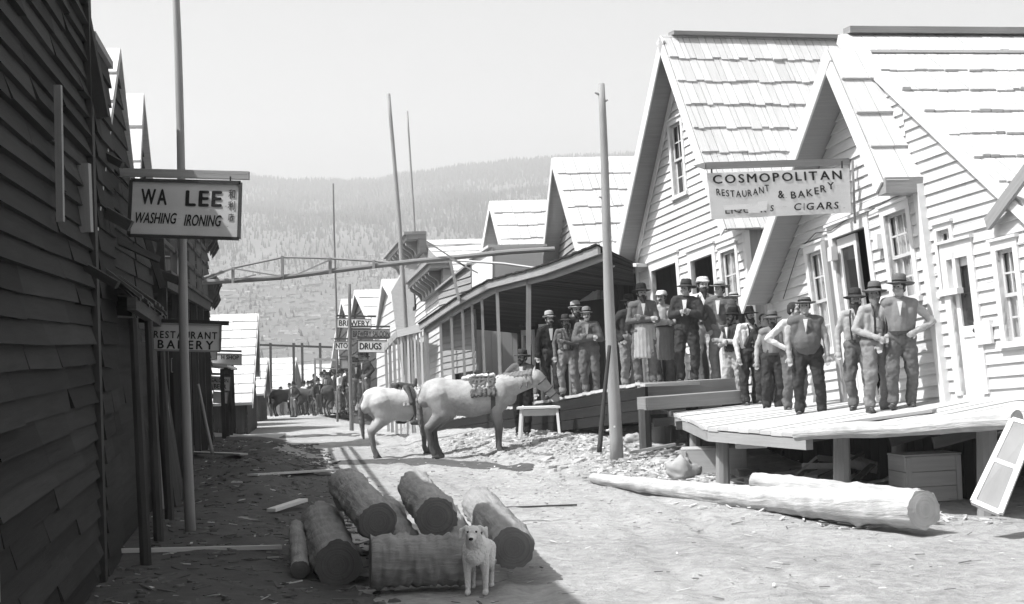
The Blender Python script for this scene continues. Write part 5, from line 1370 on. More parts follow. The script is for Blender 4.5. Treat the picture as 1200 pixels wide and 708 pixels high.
# heap of split wood under the deck, and a boulder
def woodpile():
    rg = random.Random(5)
    c = gP(985, 575)
    for i in range(16):
        a = rg.uniform(-.6, .9); l = rg.uniform(.25, .6); p = c + V((rg.uniform(-.55, .55), rg.uniform(.3, 1.2), .05 + .28 * rg.random()))
        mb = MB(); d = V((math.cos(a), math.sin(a) * .4, rg.uniform(-.35, .35))) * l * .5
        mb.prism([p - d + V((0, 0, -.04)), p - d + V((.0, .06, .02)), p - d + V((0, -.05, .045))], d * 2)
        o = mk('split_billet', mb, M_CHIP, None, label='split firewood billet in the loose heap under the restaurant deck', cat='firewood', group='firewood heap under the deck')
woodpile()
def under_deck():
    rg = random.Random(9)
    for i in range(14):
        x0 = rg.uniform(930, 1190); q = gP(x0, rg.uniform(566, 584)); q.y += rg.uniform(.1, .9); a = rg.uniform(-.5, .5); l = rg.uniform(.35, 1.1)
        dd = V((math.cos(a), math.sin(a), rg.uniform(-.05, .55))) * l * .5
        m = MB(); m.bar(q - dd + V((0, 0, .1)), q + dd + V((0, 0, .1 + abs(dd.z))), rg.uniform(.06, .16), .03); mk('scrap_board', m, rg.choice((M_RAW, M_GREYW, M_DECK, M_DARK)), None, label='scrap board in the litter thrown under the restaurant deck', cat='board', group='scrap boards under the deck')
under_deck()
def blob(name, label, p, s, m, cat, seed=1):
    mb = MB(); mb.sphere((0, 0, s[2] * .7), *s, n=32, m=20)
    for v in mb.v: v *= 1 + .3 * mnoise.noise(v * (2.6 / max(s)) * .5 + V((seed, 0, 0))) + .12 * mnoise.noise(v * (9 / max(s)) * .5 + V((seed, 4, 0)))
    o = link(name, mb.mesh(name), m, None, p, smooth=True); return tagp(o, label, cat)
blob('boulder', 'rounded dark boulder beside the low broad box', gP(801, 561), (.25, .2, .17), M_STONE, 'boulder')
blob('boulder', 'pale lump of rock near the foot of the peeled pole', gP(742, 520), (.16, .14, .09), M_STONE, 'boulder', 5)
def stumpx():
    p = gP(773, 520); mb = MB(); mb.tube([p + V((0, 0, -.1)), p + V((.02, 0, .42))], [.17, .14], 14, .2); mk('stump', mb, M_GREYW, None, label='short upright stump under the far corner of the restaurant deck', cat='stump')
stumpx()
def bench():
    p = P(633, 500, 32.4); p.z = gz(p.x, p.y); root = empty('bench', p, 'small pale plank bench in front of the grey horse', 'bench', rz=R(-6))
    b = MB(); b.abox(-.42, .42, -.17, .0, .52, .56); b.abox(-.42, .42, .01, .18, .52, .56); link('seat', b.mesh('seat'), M_TRIM, root)
    for x in (-.34, .34):
        for y in (-.1, .1):
            b = MB(); b.bar((x, y, .52), (x * 1.12, y * 2, .0), .05, .05, up=(0, 1, 0)); link('leg', b.mesh('leg'), M_TRIM, root)
    b = MB(); b.abox(-.36, .36, -.015, .015, .38, .5); link('apron_board', b.mesh('apron_board'), M_TRIM, root)
bench()
def rope():
    a = P(720, 500, 26.8); pts = []
    b = gP(672, 494, .03)
    for i in range(14):
        t = i / 13; p = a.lerp(b, t); p.z -= .35 * math.sin(math.pi * t) * (1 - t * .5); p.z = max(p.z, gz(p.x, p.y) + .03); pts.append(p)
    mb = MB(); mb.tube(pts, .018, 6); mk('rope', mb, M_CHIP, None, label='slack pale rope tied low round the peeled pole', cat='rope')
rope()
# ================================================================ FIGURES
M_SKIN = mat('skin', .32, .12, .0, (30, 30, 30), .6, .03, uv=False, stain=.08, stainscale=20)
M_SKIND = mat('tanned_skin', .24, .08, .0, (30, 30, 30), .6, .03, uv=False, stain=.1, stainscale=20)
def cloth(name, g): return mat(name, g, .18, .0, (50, 50, 50), .95, .25, uv=False, stain=.22, stainscale=7, spec=.1)
CL = {'black': cloth('black_wool', .02), 'dark': cloth('dark_wool', .045), 'mid': cloth('grey_wool', .12), 'grey': cloth('worn_grey_cloth', .2), 'light': cloth('faded_cloth', .34), 'white': cloth('white_cotton', .62)}
M_BOOT = mat('boot_leather', .05, .2, 0, (20, 20, 20), .5, .1, uv=False)
M_HAIR = mat('dark_hair', .035, .4, 0, (60, 60, 12), .8, .4, uv=False)
M_HAIRG = mat('grey_beard_hair', .16, .4, 0, (60, 60, 12), .85, .4, uv=False)
M_EYE = mat('eye', .02, 0, 0, rough=.2, bump=0)
def to_scaled(me, s):
    for v in me.vertices: v.co *= s
ARMS = {'down': ((.27, .03, 1.14), (.28, -.06, .89)), 'akimbo': ((.43, .06, 1.17), (.2, -.07, 1.03)), 'crossed': ((.26, -.06, 1.14), (-.08, -.23, 1.2)),
        'pocket': ((.31, .08, 1.16), (.2, -.07, .95)), 'behind': ((.3, .1, 1.16), (.1, .19, .98)), 'front': ((.28, .0, 1.14), (.06, -.22, 1.02)), 'coat': ((.27, -.02, 1.16), (.1, -.17, 1.22)), 'lean': ((.33, -.02, 1.2), (.36, -.22, 1.02))}
def hand(b, w, e, side, s=1):
    w, e = V(w), V(e); d = (w - e).normalized(); up = V((0, -1, 0)) if abs(d.y) < .8 else V((0, 0, 1))
    x = d.cross(up).normalized(); nn = x.cross(d).normalized()
    b.cap(w, w + d * .075, .027, .034); b.cap(w + x * .02 + d * .03, w + x * .02 + d * .08, .024, .026); b.cap(w - x * .02 + d * .03, w - x * .02 + d * .08, .024, .024)
    for i, l in enumerate((.066, .076, .07, .054)):
        o = w + d * .09 + x * (.031 - .0205 * i); m = o + d * l * .5 + nn * .008; t = m + d * l * .42 + nn * .022
        b.cap(o - d * .02, m, .0105, .0095, 8); b.cap(m, t, .0095, .0075, 8)
    o = w + d * .03 + x * .03 * side; m = o + x * .035 * side + d * .03 + nn * .01; b.cap(o, m, .014, .012, 8); b.cap(m, m + d * .035 + nn * .01, .012, .009, 8)
def person(label, p, H, yaw=0, arms=('down', 'down'), hat='slouch', beard=None, top='dark', coat=None, legs='mid', vest=None, apron=None, stance=.1, headyaw=0, cap=None, skin=M_SKIN, hattone='dark', coatlen=.86, fat=1.0, lean=0, shift=0, knee=0, group='men standing along the decks', lo=False):
    root = empty('person', p, label, 'person', group, yaw)
    s = H / 1.78
    pr = random.Random(int(abs(p[0]) * 977 + abs(p[1]) * 131))
    if not lo:
        shift += pr.uniform(-.045, .045); lean += pr.uniform(-.03, .02); knee += pr.uniform(-.05, .07); stance *= pr.uniform(.85, 1.35); fat *= pr.uniform(.92, 1.05); headyaw += pr.uniform(-.35, .35); yaw += pr.uniform(-.3, .3); root.rotation_euler = (0, 0, yaw)
    nod = pr.uniform(-.01, .02)
    vb = (.010 if not lo else .02); vc = (.014 if not lo else .024)
    b = MB()
    hipz = .93
    feet = {-1: V((-stance, 0 - knee * .3, .05)), 1: V((stance, .03 + knee, .05))}
    hip = {k: V((k * .095 + shift * .3, .0, hipz)) for k in (-1, 1)}
    kneep = {k: (hip[k] + feet[k]) / 2 + V((k * .01 + (.03 if k * shift > 0 else -.0) * k, -.03 - (.05 if k * shift < 0 else 0), .0)) for k in (-1, 1)}
    sh = {k: V((k * .18 * (1 + (fat - 1) * .5) + shift, 0 + lean, 1.415)) for k in (-1, 1)}
    el, wr = {}, {}
    tilt_ = pr.uniform(-.02, .02)
    for k in (-1, 1): sh[k].z += k * tilt_
    for k, a in ((-1, arms[0]), (1, arms[1])):
        e, w = ARMS[a]; z = .03 if (a == 'crossed' and k < 0) else 0
        el[k] = V((k * e[0] + shift, e[1] + lean, e[2])); el[k] += V((k * pr.uniform(-.02, .03), pr.uniform(-.03, .03), k * tilt_)); wr[k] = V((k * w[0] + shift * .7 + pr.uniform(-.02, .02), w[1] + lean - z * (fat), w[2] - z * 1.2))
        if fat > 1.05 and a in ('crossed', 'coat', 'front'): wr[k].y -= .08
    # ---- body
    hc = V((shift * 1.1, lean - .005, 1.625)); Rz = Matrix.Rotation(headyaw, 3, 'Z'); h = lambda x, y, z: hc + Rz @ V((x, y, z))
    b.sphere(hc + V((0, .012, .025)), .078, .096, .1, 16, 12, Rz); b.sphere(h(0, -.03, -.045), .058, .066, .075, 14, 10, Rz)
    b.cap(h(0, -.088, .018), h(0, -.112, -.022), .009, .015, 8); b.cap(h(-.02, -.088, -.057), h(.02, -.088, -.057), .012, .012, 8); b.sphere(h(0, -.075, -.095), .026, .022, .022, 10, 8)
    for k in (-1, 1):
        b.sphere(h(k * .079, .01, -.01), .012, .02, .03, 8, 8, Rz); b.cap(h(k * .018, -.085, .035), h(k * .052, -.072, .036), .011, .01, 8); b.sphere(h(k * .045, -.06, -.035), .028, .026, .026, 8, 8)
    b.cap(V((shift, lean + .02, 1.44)), hc + V((0, .02, -.06)), .062, .056)
    b.cap((shift * .5, lean * .5, 1.0), (shift, lean, 1.33), .1 * fat, .1)
    for k in (-1, 1):
        b.cap(sh[k] * 1, V((shift, lean, 1.36)), .038, .07); b.cap(sh[k], el[k], .036, .031); b.cap(el[k], wr[k], .031, .024); hand(b, wr[k], el[k], -k if True else k)
        b.cap(hip[k], kneep[k], .08, .052); b.cap(kneep[k], feet[k] + V((0, 0, .06)), .05, .035); b.cap(feet[k] + V((0, 0, .03)), feet[k] + V((k * .02, -.12, -.01)), .036, .03)
    b.cap(hip[-1], hip[1], .085, .085)
    me = remesh(b, vb, 2, name='body'); to_scaled(me, s); link('body', me, skin, root, smooth=True)
    for k in (-1, 1):
        e = MB(); e.sphere(h(k * .032, -.088, .012) * s, .012 * s, .009 * s, .008 * s, 8, 6); link('eye', e.mesh('eye'), M_EYE, root, smooth=True)
    # ---- trousers
    t = MB()
    t.cap(hip[-1] + V((0, 0, .03)), hip[1] + V((0, 0, .03)), .125 * (1 + (fat - 1) * .6), .125 * (1 + (fat - 1) * .6)); t.cap(V((shift * .3, -.01, .97)), V((shift * .5, lean * .4, 1.08)), .135 * fat, .13 * fat)
    for k in (-1, 1):
        t.cap(hip[k], kneep[k], .118, .09); t.cap(kneep[k], feet[k] + V((0, .01, .10)), .086, .074); t.cap(feet[k] + V((0, .01, .13)), feet[k] + V((0, -.02, .06)), .082, .078)
    me = remesh(t, vc, 1, .055, .09, 'trousers'); to_scaled(me, s); link('trousers', me, CL[legs], root, smooth=True)
    for k in (-1, 1):
        bt = MB(); f = feet[k]; bt.cap(f + V((0, .03, .0)), f + V((k * .025, -.15, -.012)), .046, .036); bt.cap(f + V((0, .02, .0)), f + V((0, .015, .12)), .046, .05); bt.abox(f.x - .04, f.x + .04, f.y - .14, f.y + .06, -.002, .03)
        me = remesh(bt, vc, 1, name='boot'); to_scaled(me, s); link('boot', me, M_BOOT, root, smooth=True)
    # ---- shirt
    def torso(tt, g, z0, arm=True, flare=1.0):
        tt.cap((shift * .45, lean * .4, z0), (shift * .7, lean * .7, 1.2), (.118 * fat + g) * flare, .128 * fat + g)
        tt.cap((shift * .7, lean * .7, 1.2), (shift, lean + .01, 1.36), .128 * fat + g, .118 + g)
        if fat > 1.1: tt.sphere((shift * .6, lean - .035, 1.1), .15 * fat + g, .15 * fat + g, .2 + g)
        for k in (-1, 1):
            tt.cap(sh[k] - V((k * .015, 0, .01)), V((shift + k * .03, lean, 1.435)), .068 + g, .07 + g * .5)
            tt.cap(sh[k] - V((k * .05, 0, .1)), V((shift + k * .1 * fat, lean * .5, 1.08)), .085 + g * .6, .075 + g * .6)
            if arm: tt.cap(sh[k], el[k], .064 + g * .8, .052 + g * .8); tt.cap(el[k], wr[k], .05 + g * .8, .04 + g * .8)
    t = MB(); torso(t, .0, 1.04)
    t.cap((shift, lean + .01, 1.45), (shift, lean + .01, 1.475), .068, .066)
    me = remesh(t, vc, 1, .03, .07, 'shirt'); to_scaled(me, s); link('shirt', me, CL[top], root, smooth=True)
    if not coat:   # belt
        q = MB(); N = 24; rx, ry = .148 * fat, .146 * fat
        f = lambda a, z, e: V((shift * .45 + math.cos(a) * (rx + e), lean * .4 + math.sin(a) * (ry + e), z))
        for i in range(N):
            a0, a1 = i * 6.2832 / N, (i + 1) * 6.2832 / N
            q.hexa([f(a0, 1.0, 0), f(a1, 1.0, 0), f(a1, 1.0, .012), f(a0, 1.0, .012), f(a0, 1.045, 0), f(a1, 1.045, 0), f(a1, 1.045, .012), f(a0, 1.045, .012)])
        for v in q.v: v *= s
        link('belt', q.mesh('belt'), M_BOOT, root)
        if not vest and not apron and not lo:
            for k in (-1, 1):
                q = MB(); P0 = V((shift + k * .075, lean - .085, 1.475)); Q = [V((shift + k * .085, lean - .168, 1.38)), V((shift * .8 + k * .085, lean * .7 - .178, 1.22)), V((shift * .5 + k * .08, lean * .4 - .165, 1.04))]
                for a_, b_ in zip([P0] + Q, Q): q.bar(a_, b_, .028, .012, up=(0, -1, 0))
                for v in q.v: v *= s
                link('suspender', q.mesh('suspender'), CL['dark'], root)
    if vest:
        t = MB(); torso(t, .022, 1.02, False); me = remesh(t, vc, 1, .02, .1, 'vest'); to_scaled(me, s); vo = link('vest', me, CL[vest], root, smooth=True)
        # shirt front opening and watch chain
        q = MB(); q.prism([V((shift - .035, lean - .152 * fat ** .5 - .03, 1.44)), V((shift + .035, lean - .152 * fat ** .5 - .03, 1.44)), V((shift, lean - .17 * fat - .012, 1.24))], (0, .03, 0)); 
        for v in q.v: v *= s
        link('shirt_front', q.mesh('shirt_front'), CL['white'], root)
    if coat:
        t = MB(); g = .026
        torso(t, g, 1.05, True)
        zl = coatlen
        for k in (-1, 1):   # skirts left open in front
            t.cap((shift * .5 + k * .075 * fat, .01, 1.08), (k * .12 * fat, .02, zl + .05), .105 * fat, .095 * fat)
        me = remesh(t, vc, 1, .045, .13, 'coat'); to_scaled(me, s); link('coat', me, CL[coat], root, smooth=True)
        q = MB(); q.prism([V((shift - .04, lean - .172 * fat, 1.44)), V((shift + .04, lean - .172 * fat, 1.44)), V((shift + .012, lean - .185 * fat, 1.2)), V((shift - .012, lean - .185 * fat, 1.2))], (0, .03, 0))
        for v in q.v: v *= s
        link('shirt_front', q.mesh('shirt_front'), CL['white' if top in ('white', 'light') else 'light'], root)
    if apron:
        t = MB()
        for u in np.linspace(-1, 1, 7): t.cap((u * .14, -.135 + .07 * u * u, 1.06), (u * .175, -.165 + .08 * u * u, .5), .042, .035)
        me = remesh(t, vc, 1, .02, .15, 'apron'); to_scaled(me, s); link('apron', me, CL[apron], root, smooth=True)
    # ---- hair, beard, hat
    t = MB(); t.sphere(h(0, .025, .035), .084, .098, .098, 14, 10, Rz); t.sphere(h(0, .06, -.02), .07, .05, .06)
    for k in (-1, 1): t.cap(h(k * .078, .0, .02), h(k * .076, -.012, -.03), .014, .01, 8)
    me = remesh(t, vc, 1, .012, .03, 'hair'); to_scaled(me, s); link('hair', me, M_HAIR, root, smooth=True)
    if beard:
        t = MB(); L_ = {'short': .06, 'full': .13, 'long': .25, 'mustache': 0}[beard]
        t.cap(h(-.03, -.094, -.043), h(.0, -.106, -.038), .011, .014, 8); t.cap(h(.03, -.094, -.043), h(.0, -.106, -.038), .011, .014, 8)
        if L_:
            for k in (-1, 1): t.cap(h(k * .066, -.02, -.03), h(k * .035, -.07, -.1), .022, .034, 8)
            t.cap(h(0, -.08, -.09), h(0, -.085, -.09 - L_ * .8), .04, .03 if L_ < .2 else .045, 10); t.cap(h(0, -.08, -.09), h(0, -.1, -.09 - L_), .04, .02, 10)
        me = remesh(t, vc * .8, 1, .012, .03, 'beard' if L_ else 'mustache'); to_scaled(me, s); link('beard' if L_ else 'mustache', me, M_HAIRG if beard == 'long' else M_HAIR, root, smooth=True)
    if hat:
        brim, crown, ht, dip = {'slouch': (.17, .092, .12, .02), 'wide': (.2, .093, .13, .0), 'bowler': (.135, .093, .125, .0), 'cap': (.095, .095, .075, 0), 'flat': (.165, .098, .085, 0), 'straw': (.175, .095, .1, -.01)}[hat]
        t = MB(); N = 28; prof = [(brim, -.012 + dip * -1), (brim, -.004 - dip), (crown + .02, .004), (crown, .02), (crown * .98, ht * .55), (crown * .9, ht * .9), (crown * .62, ht * 1.04), (.02, ht * (.96 if hat in ('slouch', 'wide') else 1.08))]
        tl = Matrix.Rotation(R(-5), 3, 'X'); base = h(0, .012, .055)
        rings = []
        for i, (r_, z_) in enumerate(prof):
            ring = []
            for k in range(N):
                a = k / N * 6.2832; rr = r_
                zz = z_ + (.022 * (math.cos(a) ** 2) if i < 2 and brim > .12 else 0) + .008 * mnoise.noise(V((math.cos(a) * 2, math.sin(a) * 2, p[0] * 3)))
                xx, yy = rr * math.cos(a), rr * math.sin(a) * 1.12
                ring.append(t.add([base + Rz @ (tl @ V((xx, yy, zz)))]))
            rings.append(ring)
        if hat == 'cap':
            ring = None; t.cap(h(-.05, -.1, .06), h(.05, -.1, .06), .016, .016, 8); t.cap(h(-.03, -.125, .055), h(.03, -.125, .055), .014, .014, 8)
        for i in range(len(prof) - 1):
            for k in range(N): t.face([rings[i][k], rings[i][(k + 1) % N], rings[i + 1][(k + 1) % N], rings[i + 1][k]])
        t.face(rings[-1]); t.face(rings[0][::-1])
        for v in t.v: v *= s
        ho = link('hat', t.mesh('hat'), CL[hattone], root, smooth=True)
        if hat != 'cap' and not lo:
            q = MB(); rr = [[base + Rz @ (tl @ V((r_ * math.cos(k / N * 6.2832), r_ * 1.12 * math.sin(k / N * 6.2832), z_))) for k in range(N)] for r_, z_ in ((crown + .004, .016), (crown + .003, .045))]
            ids = [[q.add([p_ * s]) for p_ in ring] for ring in rr]
            for k in range(N): q.face([ids[0][k], ids[0][(k + 1) % N], ids[1][(k + 1) % N], ids[1][k]])
            link('hat_band', q.mesh('hat_band'), CL['black'], ho)
    return root
def stand(x, yf, ytop, d, label, zf=None, **kw):
    q = P(x, yf, d); z = zf(q.x, q.y) if zf else q.z
    H = (yf - ytop) * d / F
    # keep the projected head height: correct for the surface being slightly above or below the ray
    top = P(x, ytop, d).z; H = top - z
    hat = kw.get('hat', 'slouch'); H2 = H / (1.0 if not hat else 1.035)
    return person(label, V((q.x, q.y, z)), H2, **kw)
dC, dB = deckC_z, deckB_z
MEN = [
 stand(1058, 482, 318, 21.9, 'tall clean shaven man in a wide hat, hand on hip, rightmost in the row', dC, arms=('down', 'akimbo'), hat='wide', hattone='mid', top='light', vest='grey', legs='mid', stance=.11, headyaw=R(-25), yaw=R(-12), shift=.0),
 stand(1029, 484, 326, 22.0, 'man with a very long grey beard beside the rightmost man', dC, arms=('front', 'front'), hat='slouch', hattone='mid', beard='long', top='light', legs='grey', headyaw=R(-10), vest=None, skin=M_SKIND),
 stand(1010, 482, 334, 22.7, 'man half hidden behind the long bearded man at the restaurant doorway', dC, hat='slouch', top='light', legs='mid', beard='full', yaw=R(-20)),
 stand(951, 489, 342, 23.4, 'stout round bellied man in a vest and flat hat at the deck front', dC, arms=('down', 'down'), hat='flat', hattone='mid', beard=None, top='light', vest='mid', legs='dark', fat=1.28, stance=.13, yaw=R(-25), headyaw=R(15)),
 stand(931, 484, 352, 24.6, 'bare headed man peering from behind the stout man', dC, hat=None, top='white', legs='mid', arms=('akimbo', 'down'), beard='mustache', headyaw=R(20)),
 stand(906, 487, 361, 25.6, 'bearded man in a buttoned vest just left of the stout man', dC, arms=('down', 'down'), hat='slouch', hattone='mid', beard='full', top='light', vest='grey', coat=None, legs='dark', stance=.11, skin=M_SKIND, headyaw=R(-15)),
 stand(881, 476, 356, 27.6, 'man in a bright white shirt and dark trousers on the restaurant deck', dC, arms=('down', 'pocket'), hat='slouch', hattone='black', top='white', legs='dark', beard='short', headyaw=R(25), yaw=R(10)),
 stand(897, 478, 366, 27.4, 'man mostly hidden between the white shirted man and the bearded man', dC, arms=('behind', 'down'), hat=None, top='dark', legs='dark'),
 stand(861, 470, 357, 28.3, 'man in pale trousers with folded arms at the end of the step beams', lambda x, y: deckC_z(x, y), arms=('crossed', 'crossed'), hat='slouch', hattone='black', top='light', legs='light', beard='full', skin=M_SKIND, yaw=R(-35), headyaw=R(-20), vest='dark'),
 stand(849, 444, 325, 29.0, 'man in a straw hat and unbuttoned coat before the downstairs window', dB, arms=('pocket', 'down'), hat='straw', hattone='light', top='light', coat='mid', legs='grey', coatlen=.8, stance=.13, yaw=R(-18)),
 stand(864, 444, 338, 29.6, 'man in a pale cap looking over the shoulder of the straw hatted man', lambda x, y: .05 + dB(x, y), arms=('down', 'down'), hat='flat', hattone='light', top='dark', legs='dark', beard='mustache'),
 stand(828, 436, 318, 30.4, 'white shirted man in a white cap standing back in the open doorway', dB, arms=('down', 'down'), hat='cap', hattone='white', top='white', legs='light', beard='full'),
 stand(806, 444, 324, 28.9, 'tall man in a long dark open coat with hands raised to his chest', dB, arms=('coat', 'coat'), hat='slouch', hattone='dark', top='white', coat='dark', legs='dark', coatlen=.72, stance=.12, yaw=R(-10), headyaw=R(-20)),
 stand(779, 446, 335, 29.3, 'man in a white cap and light shirt with folded arms', dB, arms=('crossed', 'crossed'), hat='cap', hattone='white', top='light', apron='grey', legs='mid', beard='mustache', yaw=R(-15)),
 stand(757, 448, 329, 28.9, 'broad bearded man in a dark hat and long work apron, arms folded', dB, arms=('crossed', 'crossed'), hat='slouch', hattone='black', beard='full', top='mid', vest='mid', apron='light', legs='mid', yaw=R(10)),
 stand(738, 450, 342, 29.9, 'thin man in a dark hat and dark jacket just right of the peeled pole', dB, arms=('pocket', 'pocket'), hat='slouch', hattone='black', top='light', coat='dark', legs='grey', coatlen=.9, beard='short'),
 stand(693, 459, 357, 31.6, 'man in a grey hat with arms folded just left of the peeled pole', dB, arms=('crossed', 'crossed'), hat='bowler', hattone='grey', top='mid', coat='mid', legs='mid', coatlen=.9, beard='mustache', skin=M_SKIN),
 stand(680.5, 461, 350, 32.2, 'tallest man of the porch group in a pale rounded hat', dB, arms=('crossed', 'down'), hat='bowler', hattone='light', top='grey', coat=None, vest='dark', legs='grey', beard='short', yaw=R(20)),
 stand(667, 464, 366, 32.0, 'short man in a dark hat between the two pale hatted porch men', dB, arms=('down', 'crossed'), hat='slouch', hattone='dark', top='mid', legs='grey', beard='full', yaw=R(-20), skin=M_SKIND),
 stand(647, 467, 362, 32.8, 'man in a pale hat and long dark coat, leftmost of the porch group', dB, arms=('down', 'down'), hat='bowler', hattone='light', top='white', coat='black', legs='dark', coatlen=.7, beard='full', yaw=R(10)),
]
q = P(613, 497, 33.0); q.z = gz(q.x, q.y)
MEN.append(person('man standing on the ground just beyond the grey horse', q, 1.66, arms=('akimbo', 'down'), hat='slouch', hattone='dark', top='light', coat='mid', legs='black', coatlen=.95, headyaw=R(-30), beard='short', lean=.0, group='men standing along the decks'))
# dim seated figure in the left shade
def seated():
    p = V((lx(17.5) + .75, 17.5, 0)); q = gP(148, 545); p = V((q.x, 19, gz(q.x, 19)))
    return p
sp = P(146, 530, 20); 
MEN.append(person('dim figure with a pale face standing in the deep shade by the left buildings', V((sp.x, 20, gz(sp.x, 20))), 1.62, arms=('front', 'front'), hat=None, top='dark', legs='black', coat='dark', beard=None, group=None, yaw=R(25)))

# ---- far crowd copied from two simple figures
f1 = person('far man standing in the crowd at the end of the street', V((0, 0, 0)), 1.74, arms=('down', 'pocket'), hat='slouch', hattone='black', top='mid', coat='dark', legs='mid', coatlen=.85, lo=True, group='crowd at the end of the street')
f2 = person('far man in a pale shirt in the crowd at the end of the street', V((0, 0, 0)), 1.74, arms=('crossed', 'crossed'), hat='slouch', hattone='black', top='white', legs='mid', lo=True, group='crowd at the end of the street')
rg = random.Random(21)
spots = [(357, 486, 88, 1), (366, 484, 92, 0), (372, 478, 96, 0), (378, 475, 90, 1), (384, 478, 84, 0), (389, 472, 92, 0), (394, 474, 86, 1), (399, 470, 84, 0), (403, 476, 78, 0), (381, 468, 101, 0), (391, 466, 98, 0), (407, 478, 72, 1), (416, 470, 68, 0), (424, 466, 64, 0), (330, 487, 104, 0), (345, 489, 84, 0), (362, 482, 98, 1), (387, 480, 80, 0), (396, 480, 76, 0), (374, 486, 82, 0), (401, 483, 70, 1), (411, 484, 66, 0), (369, 472, 104, 0), (340, 484, 100, 1), (419, 476, 62, 0), (430, 472, 60, 0)]
descr = ['nearest the mules', 'leading a mule', 'behind the mules', 'in the middle of the crowd', 'before the trestle post', 'on the raised walk', 'half way along the raised walk', 'under the small frame', 'near the thin dark pole', 'highest at the back', 'second highest at the back', 'just right of the thin dark pole', 'below the drugs sign', 'by the low porch posts', 'left of all the mules', 'between the two leftmost mules', 'stooping behind the mules', 'at the foot of the raised walk', 'second at the foot of the raised walk', 'nearest the right mule', 'at the near end of the raised walk', 'in the gap beside the thin dark pole', 'farthest off behind the mules', 'beside the leftmost mule', 'under the low porch edge', 'nearest of all, by the white saddled horse']
for i, (x, y, d, k) in enumerate(spots):
    src = (f1, f2)[k]
    o = src if (i == 1 and k == 0) or (i == 0 and k == 1) else copy_tree(src)
    q = P(x, y, d); o.location = q; o.rotation_euler = (0, 0, rg.uniform(-1.2, 1.2)); o['label'] = ('far man in a pale shirt ' if k else 'far dark coated man ') + descr[i]
m = MB()  # raised walk they stand on
a, b_ = P(372, 480, 100), P(428, 470, 62)
m.hexa([a, b_, b_ + V((3, 1, 0)), a + V((3, 1, 0)), a - V((0, 0, .3)), b_ - V((0, 0, .3)), b_ + V((3, 1, -.3)), a + V((3, 1, -.3))]); mk('far_boardwalk', m, M_GREYW, None, label='far raised boardwalk where the distant crowd stands', cat='boardwalk')

# ================================================================ HORSES
M_HORSE = mat('grey_horse_coat', .36, .25, 0, (34, 34, 34), .8, .35, uv=False, stain=.42, stainscale=5)
M_HORSEW = mat('white_horse_coat', .52, .2, 0, (34, 34, 34), .8, .3, uv=False, stain=.25, stainscale=5)
M_MULE = mat('dark_mule_coat', .06, .15, 0, (20, 20, 20), .8, .08, uv=False, stain=.3, stainscale=2)
M_TACK = mat('saddle_leather', .07, .3, 0, (10, 10, 10), .6, .2, uv=False)
M_PAD = mat('saddle_blanket', .10, .5, 0, (18, 18, 18), .95, .5, uv=False, stain=.4, stainscale=9)
def dark_points(m, g, z0=.55, z1=1.0):
    """real coat colouring: darker legs (object height)"""
    t = m.node_tree; b = [n for n in t.nodes if n.type == 'BSDF_PRINCIPLED'][0]; src = b.inputs['Base Color'].links[0].from_socket
    tc = t.nodes.new('ShaderNodeTexCoord'); sx = t.nodes.new('ShaderNodeSeparateXYZ'); t.links.new(tc.outputs['Object'], sx.inputs[0])
    mr = t.nodes.new('ShaderNodeMapRange'); mr.inputs[1].default_value = z0; mr.inputs[2].default_value = z1; t.links.new(sx.outputs[2], mr.inputs[0])
    mx = t.nodes.new('ShaderNodeMix'); mx.data_type = 'RGBA'; t.links.new(mr.outputs[0], mx.inputs[0]); mx.inputs[6].default_value = (g, g, g, 1); t.links.new(src, mx.inputs[7]); t.links.new(mx.outputs[2], b.inputs['Base Color'])
dark_points(M_HORSE, .09, .45, 1.0); dark_points(M_HORSEW, .16, .35, .85)
